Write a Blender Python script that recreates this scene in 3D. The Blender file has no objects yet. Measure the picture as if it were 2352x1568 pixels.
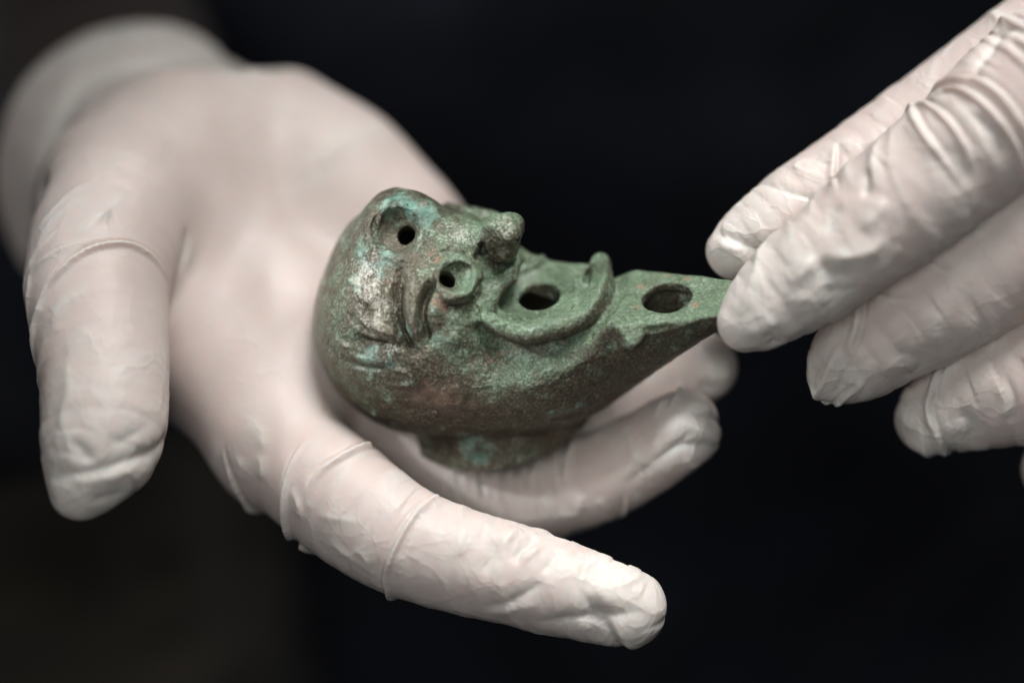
import bpy, math, random
import numpy as np
from concurrent.futures import ThreadPoolExecutor
from mathutils import Vector, Matrix

random.seed(7); rng = np.random.default_rng(11)
scene = bpy.context.scene
col = scene.collection
f32 = np.float32

# ------------------------------------------------------------------ frame of reference
# Modelling unit: 0.1 mm.  Modelling frame: x right, y up along the slanted view, z towards the viewer.
# WORLD() turns it into metres with z up; the lamp stands upright, its long axis along world x.
UNIT = 0.0001
DIST = 5550.0                      # distance of the sharp plane from the lens, in units
PITCH = math.radians(52.0)         # the camera looks down by 38 degrees
ROT = np.array(Matrix.Rotation(PITCH, 3, 'X'), dtype=np.float64)
ORG = np.array((0.0, 0.0, 1.10))   # held at chest height above the (unseen) floor

def WORLD(p):
    return (np.asarray(p, dtype=np.float64) @ ROT.T) * UNIT + ORG

# ------------------------------------------------------------------ camera, world, lamps
cam_d = bpy.data.cameras.new('camera')
cam = bpy.data.objects.new('camera', cam_d); col.objects.link(cam)
cam_d.sensor_width = 36.0
cam_d.lens = 36.0 * DIST / 2352.0
cam_d.clip_start = 0.02; cam_d.clip_end = 50
cam.location = Vector(WORLD((0, 0, DIST)))
cam.rotation_euler = (PITCH, 0, 0)
cam_d.dof.use_dof = True
cam_d.dof.focus_distance = (DIST - 20.0) * UNIT
cam_d.dof.aperture_fstop = 2.4
cam_d.dof.aperture_blades = 0
scene.camera = cam

w = bpy.data.worlds.new('World'); scene.world = w; w.use_nodes = True
w.node_tree.nodes['Background'].inputs[0].default_value = (0.75, 0.85, 1.0, 1)
w.node_tree.nodes['Background'].inputs[1].default_value = 0.012

def area(name, loc, target, size, power, color):
    d = bpy.data.lights.new(name, 'AREA'); d.shape = 'DISK'; d.size = size
    d.energy = power; d.color = color
    o = bpy.data.objects.new(name, d); col.objects.link(o)
    l = Vector(WORLD(loc)); t = Vector(WORLD(target))
    o.location = l; o.rotation_euler = (t - l).to_track_quat('-Z', 'Y').to_euler()
    return o
key = area('key_lamp', (1500, 4300, 2300), (600, -450, 50), 0.36, 0.47, (1.0, 0.98, 0.96))
key.data.spread = math.radians(38)
area('fill_lamp', (-900, 600, 8500), (300, -150, -200), 0.6, 2.6, (1.0, 0.99, 0.975))
def spot(name, loc, target, radius, cone, power, color):
    d = bpy.data.lights.new(name, 'SPOT'); d.shadow_soft_size = radius; d.spot_size = math.radians(cone); d.spot_blend = 1.0
    d.energy = power; d.color = color
    o = bpy.data.objects.new(name, d); col.objects.link(o)
    l = Vector(WORLD(loc)); t = Vector(WORLD(target))
    o.location = l; o.rotation_euler = (t - l).to_track_quat('-Z', 'Y').to_euler()
spot('side_lamp', (-4300, 2300, 2000), (-200, 120, 0), 0.03, 10.0, 14.0, (0.95, 0.98, 1.0))  # narrow spot added only to put a highlight on the bronze head

scene.view_settings.view_transform = 'Standard'
scene.view_settings.look = 'None'
scene.view_settings.exposure = 0.0
scene.view_settings.gamma = 1.0
scene.cycles.use_denoising = True
scene.cycles.max_bounces = 6
scene.cycles.use_adaptive_sampling = True
scene.cycles.adaptive_threshold = 0.02

# ------------------------------------------------------------------ small field-modelling toolkit
def P(px, py, z=0.0):
    """A point of the modelling frame from measured picture coordinates (2352 wide) and its depth."""
    k = (DIST - z) / DIST
    return np.array(((px - 1176.0) * k, (784.0 - py) * k, z), dtype=np.float64)

def smin(a, b, k):
    h = np.maximum(k - np.abs(a - b), 0) / k
    return np.minimum(a, b) - h * h * (k * 0.25)

def smax(a, b, k):
    return -smin(-a, -b, k)

def ssub(a, b, k):          # a minus b
    return smax(a, -b, k)

class Seg:
    """tapered round segment"""
    def __init__(s, a, b, ra, rb):
        s.a = np.asarray(a, f32); s.b = np.asarray(b, f32); s.ra = f32(ra); s.rb = f32(rb)
        s.ba = s.b - s.a; s.l2 = f32(max(float(s.ba @ s.ba), 1e-6))
        s.c = (s.a + s.b) * f32(.5); s.R = f32(math.sqrt(s.l2) * .5 + max(ra, rb))
    def __call__(s, p):
        pa = p - s.a
        h = np.clip((pa @ s.ba) / s.l2, 0, 1)
        q = pa - h[:, None] * s.ba
        return np.sqrt(np.einsum('ij,ij->i', q, q)) - (s.ra + (s.rb - s.ra) * h)

def catmull(pts, n):
    pts = np.asarray(pts, dtype=np.float64)
    e = np.vstack([2 * pts[0] - pts[1], pts, 2 * pts[-1] - pts[-2]])
    out = []
    for i in range(len(pts) - 1):
        p0, p1, p2, p3 = e[i:i + 4]
        for t in np.arange(n) / n:
            out.append(.5 * ((2 * p1) + (p2 - p0) * t + (2 * p0 - 5 * p1 + 4 * p2 - p3) * t * t + (3 * p1 - p0 - 3 * p2 + p3) * t ** 3))
    out.append(pts[-1])
    return np.array(out)

class Chain:
    """a finger: a smooth tapered tube through joints given as (px, py, z, r)"""
    def __init__(s, joints, n=4):
        j = np.array([[*P(a, b, c), r] for a, b, c, r in joints])
        s.line = catmull(j, n)
        s.segs = [Seg(s.line[i, :3], s.line[i + 1, :3], s.line[i, 3], s.line[i + 1, 3]) for i in range(len(s.line) - 1)]
        s.len = np.concatenate([[0], np.cumsum(np.linalg.norm(np.diff(s.line[:, :3], axis=0), axis=1))])
    def at(s, t):
        d = t * s.len[-1]
        i = min(int(np.searchsorted(s.len, d, side='right')) - 1, len(s.line) - 2)
        u = (d - s.len[i]) / (s.len[i + 1] - s.len[i])
        q = s.line[i] * (1 - u) + s.line[i + 1] * u
        tan = s.line[i + 1, :3] - s.line[i, :3]
        return q[:3], q[3], tan / np.linalg.norm(tan)

def near(segs, p, margin):
    c = (p.min(0) + p.max(0)) * .5
    R = np.linalg.norm(p.max(0) - c)
    return [s for s in segs if np.linalg.norm(s.c - c) - s.R - R < margin]

def union(segs, p, k):
    d = np.full(len(p), 1e4, f32)
    for s in near(segs, p, 160.0):
        d = smin(d, s(p), k) if k else np.minimum(d, s(p))
    return d

def isosurface(field, lo, hi, h, n=8):
    """sparse surface nets; returns vertices and quads"""
    lo = np.asarray(lo, float); hi = np.asarray(hi, float)
    nb = np.ceil((hi - lo) / (h * n)).astype(int)
    ii = np.stack(np.meshgrid(*[np.arange(k) for k in nb], indexing='ij'), -1).reshape(-1, 3)
    cen = (lo + (ii + .5) * (h * n)).astype(f32)
    d = np.empty(len(cen), f32)
    for s in range(0, len(cen), 4000):
        d[s:s + 4000] = field(cen[s:s + 4000])
    act = ii[np.abs(d) < h * n * 1.35]
    key = (act // 4)
    act = act[np.lexsort((act[:, 2], act[:, 1], act[:, 0], key[:, 2], key[:, 1], key[:, 0]))]
    m = n + 2
    g = np.stack(np.meshgrid(*[np.arange(m)] * 3, indexing='ij'), -1).reshape(-1, 3) - 1   # corners -1..n
    N = (nb * n + 8).astype(np.int64)
    def gid(c): return ((c[..., 0] + 2) * N[1] + (c[..., 1] + 2)) * N[2] + (c[..., 2] + 2)
    VID, VP, QD = [], [], []
    corner = np.array([(i, j, k) for i in (0, 1) for j in (0, 1) for k in (0, 1)])
    edges = [(a, b) for a in range(8) for b in range(a + 1, 8) if np.abs(corner[a] - corner[b]).sum() == 1]
    B = 64
    def work(s):
        blk = act[s:s + B]; VIDl, VPl, QDl = [], [], []
        base = blk[:, None, :] * n + g[None]
        pts = (lo + base.reshape(-1, 3) * h).astype(f32)
        v = field(pts).reshape(len(blk), m, m, m)
        # cells -1..n-1 (m-1 of them); own cells are 0..n-1
        cv = np.stack([v[:, c[0]:c[0] + m - 1, c[1]:c[1] + m - 1, c[2]:c[2] + m - 1] for c in corner], -1)
        neg = cv < 0
        mix = neg.any(-1) & ~neg.all(-1)
        own = mix.copy(); own[:, 0] = False; own[:, :, 0] = False; own[:, :, :, 0] = False
        bi, x, y, z = np.nonzero(own)
        if len(bi):
            c8 = cv[bi, x, y, z]
            acc = np.zeros((len(bi), 3)); cnt = np.zeros(len(bi))
            for a, b in edges:
                va, vb = c8[:, a], c8[:, b]
                cr = (va < 0) != (vb < 0)
                t = np.where(cr, va / np.where(cr, va - vb, 1), 0)
                acc += np.where(cr[:, None], corner[a] + t[:, None] * (corner[b] - corner[a]), 0); cnt += cr
            cell = blk[bi] * n + np.stack([x, y, z], -1) - 1
            VIDl.append(gid(cell)); VPl.append(lo + (cell + acc / cnt[:, None]) * h)
        for ax in range(3):
            o = [slice(1, m - 1)] * 3; o2 = list(o); o2[ax] = slice(2, m)
            a = v[(slice(None), *o)] < 0; b = v[(slice(None), *o2)] < 0
            bi, x, y, z = np.nonzero(a != b)
            if not len(bi): continue
            c = blk[bi] * n + np.stack([x, y, z], -1)
            u, w_ = (ax + 1) % 3, (ax + 2) % 3
            eu = np.eye(3, dtype=int)[u]; ew = np.eye(3, dtype=int)[w_]
            q = np.stack([gid(c - eu - ew), gid(c - ew), gid(c), gid(c - eu)], -1)
            fl = ~a[bi, x, y, z]
            q[fl] = q[fl][:, ::-1]
            QDl.append(q)
        return VIDl, VPl, QDl
    with ThreadPoolExecutor(4) as ex:
        for a, b, c in ex.map(work, range(0, len(act), B)):
            VID += a; VP += b; QD += c
    vid = np.concatenate(VID); vp = np.concatenate(VP); qd = np.concatenate(QD)
    so = np.argsort(vid); vid = vid[so]; vp = vp[so]
    idx = np.searchsorted(vid, qd); idx = np.clip(idx, 0, len(vid) - 1)
    ok = (vid[idx] == qd).all(1)
    return vp, idx[ok]

def vnormals(v, q):
    n = np.cross(v[q[:, 2]] - v[q[:, 0]], v[q[:, 3]] - v[q[:, 1]])
    out = np.zeros_like(v)
    for k in range(4):
        for c in range(3):
            out[:, c] += np.bincount(q[:, k], n[:, c], len(v))
    return out / np.maximum(np.linalg.norm(out, axis=1, keepdims=True), 1e-9)

def gradient(field, p, e=1.5):
    p = p.astype(f32); g = np.empty((len(p), 3))
    for k in range(3):
        o = np.zeros(3, f32); o[k] = e
        g[:, k] = field(p + o) - field(p - o)
    return g / np.maximum(np.linalg.norm(g, axis=1, keepdims=True), 1e-9)

def value_noise(p, scale, seed):
    q = p / scale; i = np.floor(q).astype(np.int64); fr = q - i
    fr = fr * fr * (3 - 2 * fr)
    def hsh(a, b, c):
        n = (a * 374761393 + b * 668265263 + c * 2147483647 + seed * 974711) & 0x7fffffff
        n = ((n ^ (n >> 13)) * 1274126177) & 0x7fffffff
        return ((n ^ (n >> 16)) & 0xffff) / 32767.5 - 1
    r = 0
    for dx in (0, 1):
        for dy in (0, 1):
            for dz in (0, 1):
                wgt = (fr[:, 0] if dx else 1 - fr[:, 0]) * (fr[:, 1] if dy else 1 - fr[:, 1]) * (fr[:, 2] if dz else 1 - fr[:, 2])
                r = r + wgt * hsh(i[:, 0] + dx, i[:, 1] + dy, i[:, 2] + dz)
    return r

class Relief:
    """ridges, grooves and folds laid along curves on a surface, pushed along the normals"""
    def __init__(s, v, n):
        s.v = v; s.n = n; s.off = np.zeros(len(v)); s.mark = np.zeros(len(v))
        s.cell = np.floor(v / 60.0).astype(np.int64)
        k = (s.cell[:, 0] * 1000003 + s.cell[:, 1]) * 1000003 + s.cell[:, 2]
        s.order = np.argsort(k, kind='stable'); s.keys = k[s.order]
    def around(s, pts, r):
        keys = set()
        m = int(math.ceil(r / 60.0))
        for c in np.unique(np.floor(pts / 60.0).astype(np.int64), axis=0):
            for a in range(-m, m + 1):
                for b in range(-m, m + 1):
                    for d in range(-m, m + 1):
                        keys.add(((int(c[0]) + a) * 1000003 + int(c[1]) + b) * 1000003 + int(c[2]) + d)
        keys = np.array(sorted(keys))
        lo = np.searchsorted(s.keys, keys, 'left'); hi = np.searchsorted(s.keys, keys, 'right')
        return np.concatenate([s.order[a:b] for a, b in zip(lo, hi)]) if len(keys) else np.array([], int)
    def stroke(s, pts, w, h, kind='ridge', ends=(0, 0), fade=(.35, .35)):
        """ends: 1 keeps the full height at that end; fade: the part of the length over which it dies away"""
        ids = s.around(pts, w * 3.2)
        if not len(ids): return
        p = s.v[ids]; bd = np.full(len(ids), 1e9); bt = np.zeros(len(ids)); bs = np.zeros(len(ids))
        L = np.concatenate([[0], np.cumsum(np.linalg.norm(np.diff(pts, axis=0), axis=1))]); tot = max(L[-1], 1e-6)
        nn = s.n[ids]; jump = (2.5 * np.median(np.diff(L)) + 12) ** 2
        for i in range(len(pts) - 1):
            a = pts[i]; ba = pts[i + 1] - a; l2 = max(ba @ ba, 1e-9)
            if l2 > jump: continue
            t = np.clip(((p - a) @ ba) / l2, 0, 1)
            o = p - a - t[:, None] * ba
            d = np.sqrt((o * o).sum(1)); m = d < bd
            bd = np.where(m, d, bd); bt = np.where(m, (L[i] + t * math.sqrt(l2)) / tot, bt)
            bs = np.where(m, np.sign((np.cross(ba, o) * nn).sum(1)), bs)
        x = bd / w
        tap = np.minimum(1 if ends[0] else np.clip(bt / fade[0], 0, 1), 1 if ends[1] else np.clip((1 - bt) / fade[1], 0, 1))
        tap = tap * tap * (3 - 2 * tap)
        if kind == 'ridge': f = np.exp(-x * x)
        elif kind == 'tent': f = (np.exp(-1.35 * np.sqrt(x * x + .04)) - .013) * 1.3      # a taut fold: sharp crest, long flanks
        elif kind == 'fold':                      # a lip with a sharp hollow on its left side
            y = x * bs
            f = np.exp(-y * y) - .75 * np.exp(-((y - 1.25) / .62) ** 2)
        elif kind == 'step':                      # higher on the left side, fading away
            y = x * bs
            f = (np.tanh(y * 1.6) * .5 + .5) * np.exp(-(np.maximum(y, 0) / 1.6) ** 2) - .25 * np.exp(-((y + .6) / .5) ** 2)
        else: f = np.exp(-x * x)
        s.off[ids] += h * tap * f
        s.mark[ids] = np.maximum(s.mark[ids], tap * np.exp(-x * x * .6))
    def result(s):
        return s.v + s.n * s.off[:, None]

# ------------------------------------------------------------------ materials
def nodes(name):
    m = bpy.data.materials.new(name); m.use_nodes = True
    nt = m.node_tree; b = nt.nodes['Principled BSDF']
    return m, nt, b
def nd(nt, typ, **kw):
    n = nt.nodes.new(typ)
    for k, v in kw.items(): setattr(n, k, v)
    return n
def noise(nt, vec, scale, detail=4, rough=.55):
    n = nd(nt, 'ShaderNodeTexNoise'); n.inputs['Scale'].default_value = scale
    n.inputs['Detail'].default_value = detail; n.inputs['Roughness'].default_value = rough
    nt.links.new(vec, n.inputs['Vector']); return n
def ramp(nt, fac, stops):
    r = nd(nt, 'ShaderNodeValToRGB'); nt.links.new(fac, r.inputs[0])
    e = r.color_ramp.elements
    e[0].position, e[0].color = stops[0][0], (*stops[0][1], 1); e[1].position, e[1].color = stops[-1][0], (*stops[-1][1], 1)
    for p, c in stops[1:-1]:
        x = e.new(p); x.color = (*c, 1)
    return r
def mixc(nt, fac, a, b, blend='MIX'):
    m = nd(nt, 'ShaderNodeMix', data_type='RGBA', blend_type=blend)
    for i, x in ((0, fac), (6, a), (7, b)):
        if hasattr(x, 'is_output'): nt.links.new(x, m.inputs[i])
        elif isinstance(x, (int, float)): m.inputs[i].default_value = x
        else: m.inputs[i].default_value = (*x, 1)
    return m.outputs[2]
def math_(nt, op, a, b=0.0, clamp=False):
    m = nd(nt, 'ShaderNodeMath', operation=op, use_clamp=clamp)
    for i, x in enumerate((a, b)):
        if hasattr(x, 'is_output'): nt.links.new(x, m.inputs[i])
        else: m.inputs[i].default_value = x
    return m.outputs[0]
def attr(nt, name):
    return nd(nt, 'ShaderNodeAttribute', attribute_name=name).outputs['Fac']
def bump(nt, b, height, strength, dist, prev=None):
    n = nd(nt, 'ShaderNodeBump'); n.inputs['Strength'].default_value = strength; n.inputs['Distance'].default_value = dist
    nt.links.new(height, n.inputs['Height'])
    if prev: nt.links.new(prev.outputs[0], n.inputs['Normal'])
    nt.links.new(n.outputs[0], b.inputs['Normal']); return n

def latex_material():
    m, nt, b = nodes('white_latex')
    pos = nd(nt, 'ShaderNodeNewGeometry').outputs['Position']
    n1 = noise(nt, pos, 35, 3); n2 = noise(nt, pos, 900, 4); n3 = noise(nt, pos, 230, 3)
    tight = ramp(nt, n1.outputs[0], [(.3, (.595, .50, .463)), (.7, (.66, .58, .545))])
    loose = ramp(nt, n3.outputs[0], [(.3, (.63, .595, .55)), (.7, (.69, .66, .62))])
    c = mixc(nt, attr(nt, 'loose'), tight.outputs[0], loose.outputs[0])
    nt.links.new(c, b.inputs['Base Color'])
    nt.links.new(math_(nt, 'ADD', math_(nt, 'MULTIPLY', n3.outputs[0], .3), .34), b.inputs['Roughness'])
    b.inputs['Specular IOR Level'].default_value = .36
    b.inputs['Subsurface Weight'].default_value = .42
    b.inputs['Subsurface Radius'].default_value = (1.0, .45, .3)
    b.inputs['Subsurface Scale'].default_value = .0028
    h = math_(nt, 'ADD', math_(nt, 'MULTIPLY', n2.outputs[0], .35), n3.outputs[0])
    b1 = bump(nt, b, h, .2, .0004)
    warp = nd(nt, 'ShaderNodeMix', data_type='VECTOR'); warp.inputs[0].default_value = .012
    wn = noise(nt, pos, 70, 3); nt.links.new(pos, warp.inputs[4]); nt.links.new(wn.outputs['Color'], warp.inputs[5])
    hs = []
    for sc, st_ in ((85, (1, 1, 1)), (190, (1.0, .55, 1.0))):
        mp = nd(nt, 'ShaderNodeMapping'); mp.inputs['Scale'].default_value = st_; nt.links.new(warp.outputs[1], mp.inputs['Vector'])
        vo = nd(nt, 'ShaderNodeTexVoronoi', feature='DISTANCE_TO_EDGE'); vo.inputs['Scale'].default_value = sc; nt.links.new(mp.outputs[0], vo.inputs['Vector'])
        hs.append(math_(nt, 'SUBTRACT', 1.0, math_(nt, 'MULTIPLY', vo.outputs['Distance'], 7.0), True))
    patchy = math_(nt, 'MULTIPLY', math_(nt, 'SUBTRACT', n1.outputs[0], .38), 3.0, True)
    cr = math_(nt, 'MULTIPLY', math_(nt, 'ADD', math_(nt, 'POWER', hs[0], 2.0), math_(nt, 'MULTIPLY', math_(nt, 'POWER', hs[1], 2.0), .5)),
               math_(nt, 'ADD', math_(nt, 'MULTIPLY', patchy, .35), math_(nt, 'MULTIPLY', attr(nt, 'loose'), .4)))
    bump(nt, b, cr, .45, .0007, b1)
    return m
LATEX = latex_material()

def bronze_material():
    m, nt, b = nodes('patinated_bronze')
    pos = nd(nt, 'ShaderNodeNewGeometry').outputs['Position']
    big = noise(nt, pos, 60, 5, .6); mid = noise(nt, pos, 260, 6, .65); fine = noise(nt, pos, 1500, 5, .7)
    spot = noise(nt, pos, 380, 4, .65); spot2 = noise(nt, pos, 95, 4, .65); grain = noise(nt, pos, 2200, 3, .7)
    def lin(x, k, o=0.0): return math_(nt, 'MULTIPLY', math_(nt, 'SUBTRACT', x, .5), k) if not o else math_(nt, 'ADD', math_(nt, 'MULTIPLY', math_(nt, 'SUBTRACT', x, .5), k), o)
    # bare metal, brown to silvery olive
    metalc = ramp(nt, fine.outputs[0], [(.3, (.075, .068, .045)), (.5, (.15, .137, .10)), (.7, (.33, .305, .235))])
    crust = ramp(nt, fine.outputs[0], [(.3, (.062, .10, .06)), (.5, (.14, .215, .132)), (.7, (.30, .40, .26))])
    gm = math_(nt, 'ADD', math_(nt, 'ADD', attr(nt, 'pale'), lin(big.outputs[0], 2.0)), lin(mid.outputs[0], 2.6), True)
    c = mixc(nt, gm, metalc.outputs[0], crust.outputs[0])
    dark = math_(nt, 'MULTIPLY', math_(nt, 'SUBTRACT', spot.outputs[0], .54), 6.0, True)
    c = mixc(nt, math_(nt, 'MULTIPLY', dark, .55), c, (.045, .045, .03))
    teal = ramp(nt, mid.outputs[0], [(.35, (.04, .12, .10)), (.52, (.11, .27, .215)), (.7, (.34, .49, .40))])
    tm = math_(nt, 'SUBTRACT', math_(nt, 'ADD', math_(nt, 'MULTIPLY', attr(nt, 'teal'), 1.35), lin(mid.outputs[0], 4.0)), .34, True)
    c = mixc(nt, tm, c, teal.outputs[0])
    brown = ramp(nt, fine.outputs[0], [(.3, (.06, .045, .031)), (.7, (.17, .13, .098))])
    bm = math_(nt, 'SUBTRACT', math_(nt, 'ADD', attr(nt, 'brown'), lin(spot2.outputs[0], 1.8)), .22, True)
    c = mixc(nt, bm, c, brown.outputs[0])
    tn = math_(nt, 'SUBTRACT', math_(nt, 'ADD', math_(nt, 'MULTIPLY', attr(nt, 'tan'), 1.5), lin(spot2.outputs[0], 4.0)), .75, True)
    c = mixc(nt, math_(nt, 'MULTIPLY', tn, .8), c, (.34, .255, .195))
    rn = noise(nt, pos, 620, 6, .8); rz = noise(nt, pos, 75, 2)
    rm = math_(nt, 'MULTIPLY', math_(nt, 'SUBTRACT', math_(nt, 'ADD', rn.outputs[0], math_(nt, 'MULTIPLY', rz.outputs[0], .45)), math_(nt, 'SUBTRACT', .93, math_(nt, 'MULTIPLY', attr(nt, 'red'), .30))), 14.0, True)
    rm = math_(nt, 'MULTIPLY', rm, math_(nt, 'MULTIPLY', math_(nt, 'SUBTRACT', fine.outputs[0], .40), 5.0, True))
    c = mixc(nt, math_(nt, 'MULTIPLY', rm, .7), c, (.46, .17, .11))
    painted_glint = math_(nt, 'MULTIPLY', math_(nt, 'SUBTRACT', math_(nt, 'ADD', math_(nt, 'MULTIPLY', fine.outputs[0], .6), math_(nt, 'MULTIPLY', mid.outputs[0], .5)), .60), 6.0, True)  # metallic sparkle painted into the base colour as pale specks
    c = mixc(nt, math_(nt, 'MULTIPLY', painted_glint, .55), c, (.55, .57, .46))
    # worn metal shows through
    wm = math_(nt, 'SUBTRACT', math_(nt, 'ADD', math_(nt, 'ADD', math_(nt, 'MULTIPLY', attr(nt, 'worn'), 1.1), lin(mid.outputs[0], 2.4)), lin(fine.outputs[0], 3.4)), .52, True)
    c = mixc(nt, wm, c, (.60, .565, .48))
    nt.links.new(c, b.inputs['Base Color'])
    metal = math_(nt, 'SUBTRACT', .8, math_(nt, 'ADD', math_(nt, 'MULTIPLY', gm, .5), math_(nt, 'ADD', tm, rm)), True)
    metal = math_(nt, 'MAXIMUM', metal, math_(nt, 'MULTIPLY', wm, .92))
    nt.links.new(metal, b.inputs['Metallic'])
    rough = math_(nt, 'ADD', math_(nt, 'MULTIPLY', mid.outputs[0], .4), .22)
    rough = math_(nt, 'SUBTRACT', rough, math_(nt, 'MULTIPLY', wm, .15), True)
    nt.links.new(rough, b.inputs['Roughness'])
    b.inputs['Specular IOR Level'].default_value = .7
    b.inputs['Coat Weight'].default_value = .18; b.inputs['Coat Roughness'].default_value = .28
    pit = nd(nt, 'ShaderNodeTexVoronoi'); pit.inputs['Scale'].default_value = 620; nt.links.new(pos, pit.inputs['Vector'])
    b1 = bump(nt, b, mid.outputs[0], .7, .0014)
    b2 = bump(nt, b, fine.outputs[0], .8, .0006, b1)
    b3 = bump(nt, b, grain.outputs[0], .5, .0003, b2)
    bump(nt, b, pit.outputs['Distance'], .4, .0005, b3)
    return m
BRONZE = bronze_material()

def cloth_material(name, c0, c1, scale):
    m, nt, b = nodes(name)
    pos = nd(nt, 'ShaderNodeNewGeometry').outputs['Position']
    n = noise(nt, pos, scale, 4); wv = noise(nt, pos, 1500, 2)
    r = ramp(nt, n.outputs[0], [(.3, c0), (.7, c1)])
    nt.links.new(r.outputs[0], b.inputs['Base Color'])
    b.inputs['Roughness'].default_value = .9; b.inputs['Specular IOR Level'].default_value = .15
    b.inputs['Sheen Weight'].default_value = .1
    bump(nt, b, wv.outputs[0], .3, .0005)
    return m
NAVY = cloth_material('navy_cloth', (.011, .0125, .019), (.036, .040, .056), 11)
BROWN = cloth_material('brown_cloth', (.022, .019, .014), (.085, .072, .056), 8)
SLEEVE = cloth_material('maroon_cloth', (.022, .015, .013), (.045, .03, .026), 16)

# ------------------------------------------------------------------ objects
def empty(name, loc, **props):
    o = bpy.data.objects.new(name, None); col.objects.link(o)
    o.location = Vector(WORLD(loc)); o.empty_display_size = .02
    for k, v in props.items(): o[k] = v
    return o

def mesh_object(name, v, q, mat, parent=None, attrs=None, normals=None, label=None, root=None):
    me = bpy.data.meshes.new(name)
    vw = WORLD(v)
    org = np.array((root or parent).location) if parent else vw.mean(0)
    me.vertices.add(len(v)); me.vertices.foreach_set('co', (vw - org).astype(f32).ravel())
    me.loops.add(q.size); me.loops.foreach_set('vertex_index', q.astype(np.int32).ravel())
    me.polygons.add(len(q)); me.polygons.foreach_set('loop_start', np.arange(0, q.size, q.shape[1], dtype=np.int32))
    me.update(calc_edges=True)
    me.polygons.foreach_set('use_smooth', np.ones(len(q), dtype=bool))
    for k, a in (attrs or {}).items():
        at = me.attributes.new(k, 'FLOAT', 'POINT'); at.data.foreach_set('value', np.asarray(a, f32))
    if normals is not None:
        me.normals_split_custom_set_from_vertices((normals @ ROT.T).astype(f32))
    me.materials.append(mat)
    o = bpy.data.objects.new(name, me); col.objects.link(o)
    if parent: o.parent = parent
    else: o.location = Vector(org)
    if label: o['label'] = label
    return o

def submesh(v, q, mask):
    qq = q[mask]; u, inv = np.unique(qq, return_inverse=True)
    return u, inv.reshape(qq.shape)

# ================================================================== THE BRONZE LAMP
EL = math.radians(38.0); YAW = math.radians(13.0); LIFT = math.radians(10.0)
LO = P(985, 735, -200)                            # centre of the head
_u0 = np.array((0.0, math.cos(EL), math.sin(EL))); _s0 = np.array((0.0, -math.sin(EL), math.cos(EL)))
_a1 = math.cos(YAW) * np.array((1.0, 0, 0)) + math.sin(YAW) * _s0
LS = -math.sin(YAW) * np.array((1.0, 0, 0)) + math.cos(YAW) * _s0
LA = math.cos(LIFT) * _a1 + math.sin(LIFT) * _u0; LU = math.cos(LIFT) * _u0 - math.sin(LIFT) * _a1
LM = np.stack([LA, LU, LS])                       # rows: along, up, side
def to_lamp(p): return (p - LO.astype(p.dtype)) @ LM.T.astype(p.dtype)
def from_lamp(q): return np.asarray(q, float) @ LM + LO

AX = np.array([-150, 0, 100, 180, 262, 345, 410, 460, 515, 560, 620, 690, 740, 775], float)
TOP = np.array([60, 70, 72, 72, 60, 58, 60, 63, 64, 64, 64, 65, 66, 66], float)
UPR = np.array([60, 150, 150, 140, 110, 95, 75, 50, 20, 12, 10, 9, 8, 6], float)
WID = np.array([150, 222, 244, 244, 230, 198, 156, 126, 111, 104, 93, 77, 64, 48], float)
DEP = np.array([120, 280, 335, 345, 340, 322, 295, 262, 222, 186, 142, 92, 48, 16], float)
_fx = np.linspace(-150, 775, 464)
def _smooth(y):
    z = np.interp(_fx, AX, y)
    k = np.hanning(23); k /= k.sum()
    return np.convolve(np.pad(z, 11, mode='edge'), k, 'valid')
_T, _W, _D, _U = _smooth(TOP), _smooth(WID), _smooth(DEP), _smooth(UPR)

EYE = np.array((139.0, 199.0, 121.0)); EYE *= 270 / np.linalg.norm(EYE)
EYE2 = EYE * (1, 1, -1)
PUPIL = np.array((119.0, 208.0, 128.0)); PUPIL *= 270 / np.linalg.norm(PUPIL)
KNOB = np.array((-10.0, 270.0, -2.0))
NOSE = np.array((226.0, 245.0, 0.0))

def ell(q, c, r):
    p = (q - np.asarray(c, f32)); r = np.asarray(r, f32)
    k0 = np.linalg.norm(p / r, axis=1); k1 = np.maximum(np.linalg.norm(p / (r * r), axis=1), 1e-9)
    return k0 * (k0 - 1) / k1

def ringd(q, c, nrm, R, r):
    p = q - np.asarray(c, f32)
    h = p @ np.asarray(nrm, f32)
    pr = p - h[:, None] * np.asarray(nrm, f32)
    return np.sqrt((np.linalg.norm(pr, axis=1) - R) ** 2 + h * h) - r

def tube(q, pts, r):
    pts = catmull(pts, 3)
    r = np.interp(np.linspace(0, 1, len(pts)), np.linspace(0, 1, len(r)), r)
    return np.minimum.reduce([Seg(pts[i], pts[i + 1], r[i], r[i + 1])(q) for i in range(len(pts) - 1)])

def to_tilt(q, c, ang):
    p = q - np.asarray(c, f32); cs, sn = math.cos(ang), math.sin(ang)
    return np.stack([p[:, 0] * cs - p[:, 1] * sn, p[:, 0] * sn + p[:, 1] * cs, p[:, 2]], -1)

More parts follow.
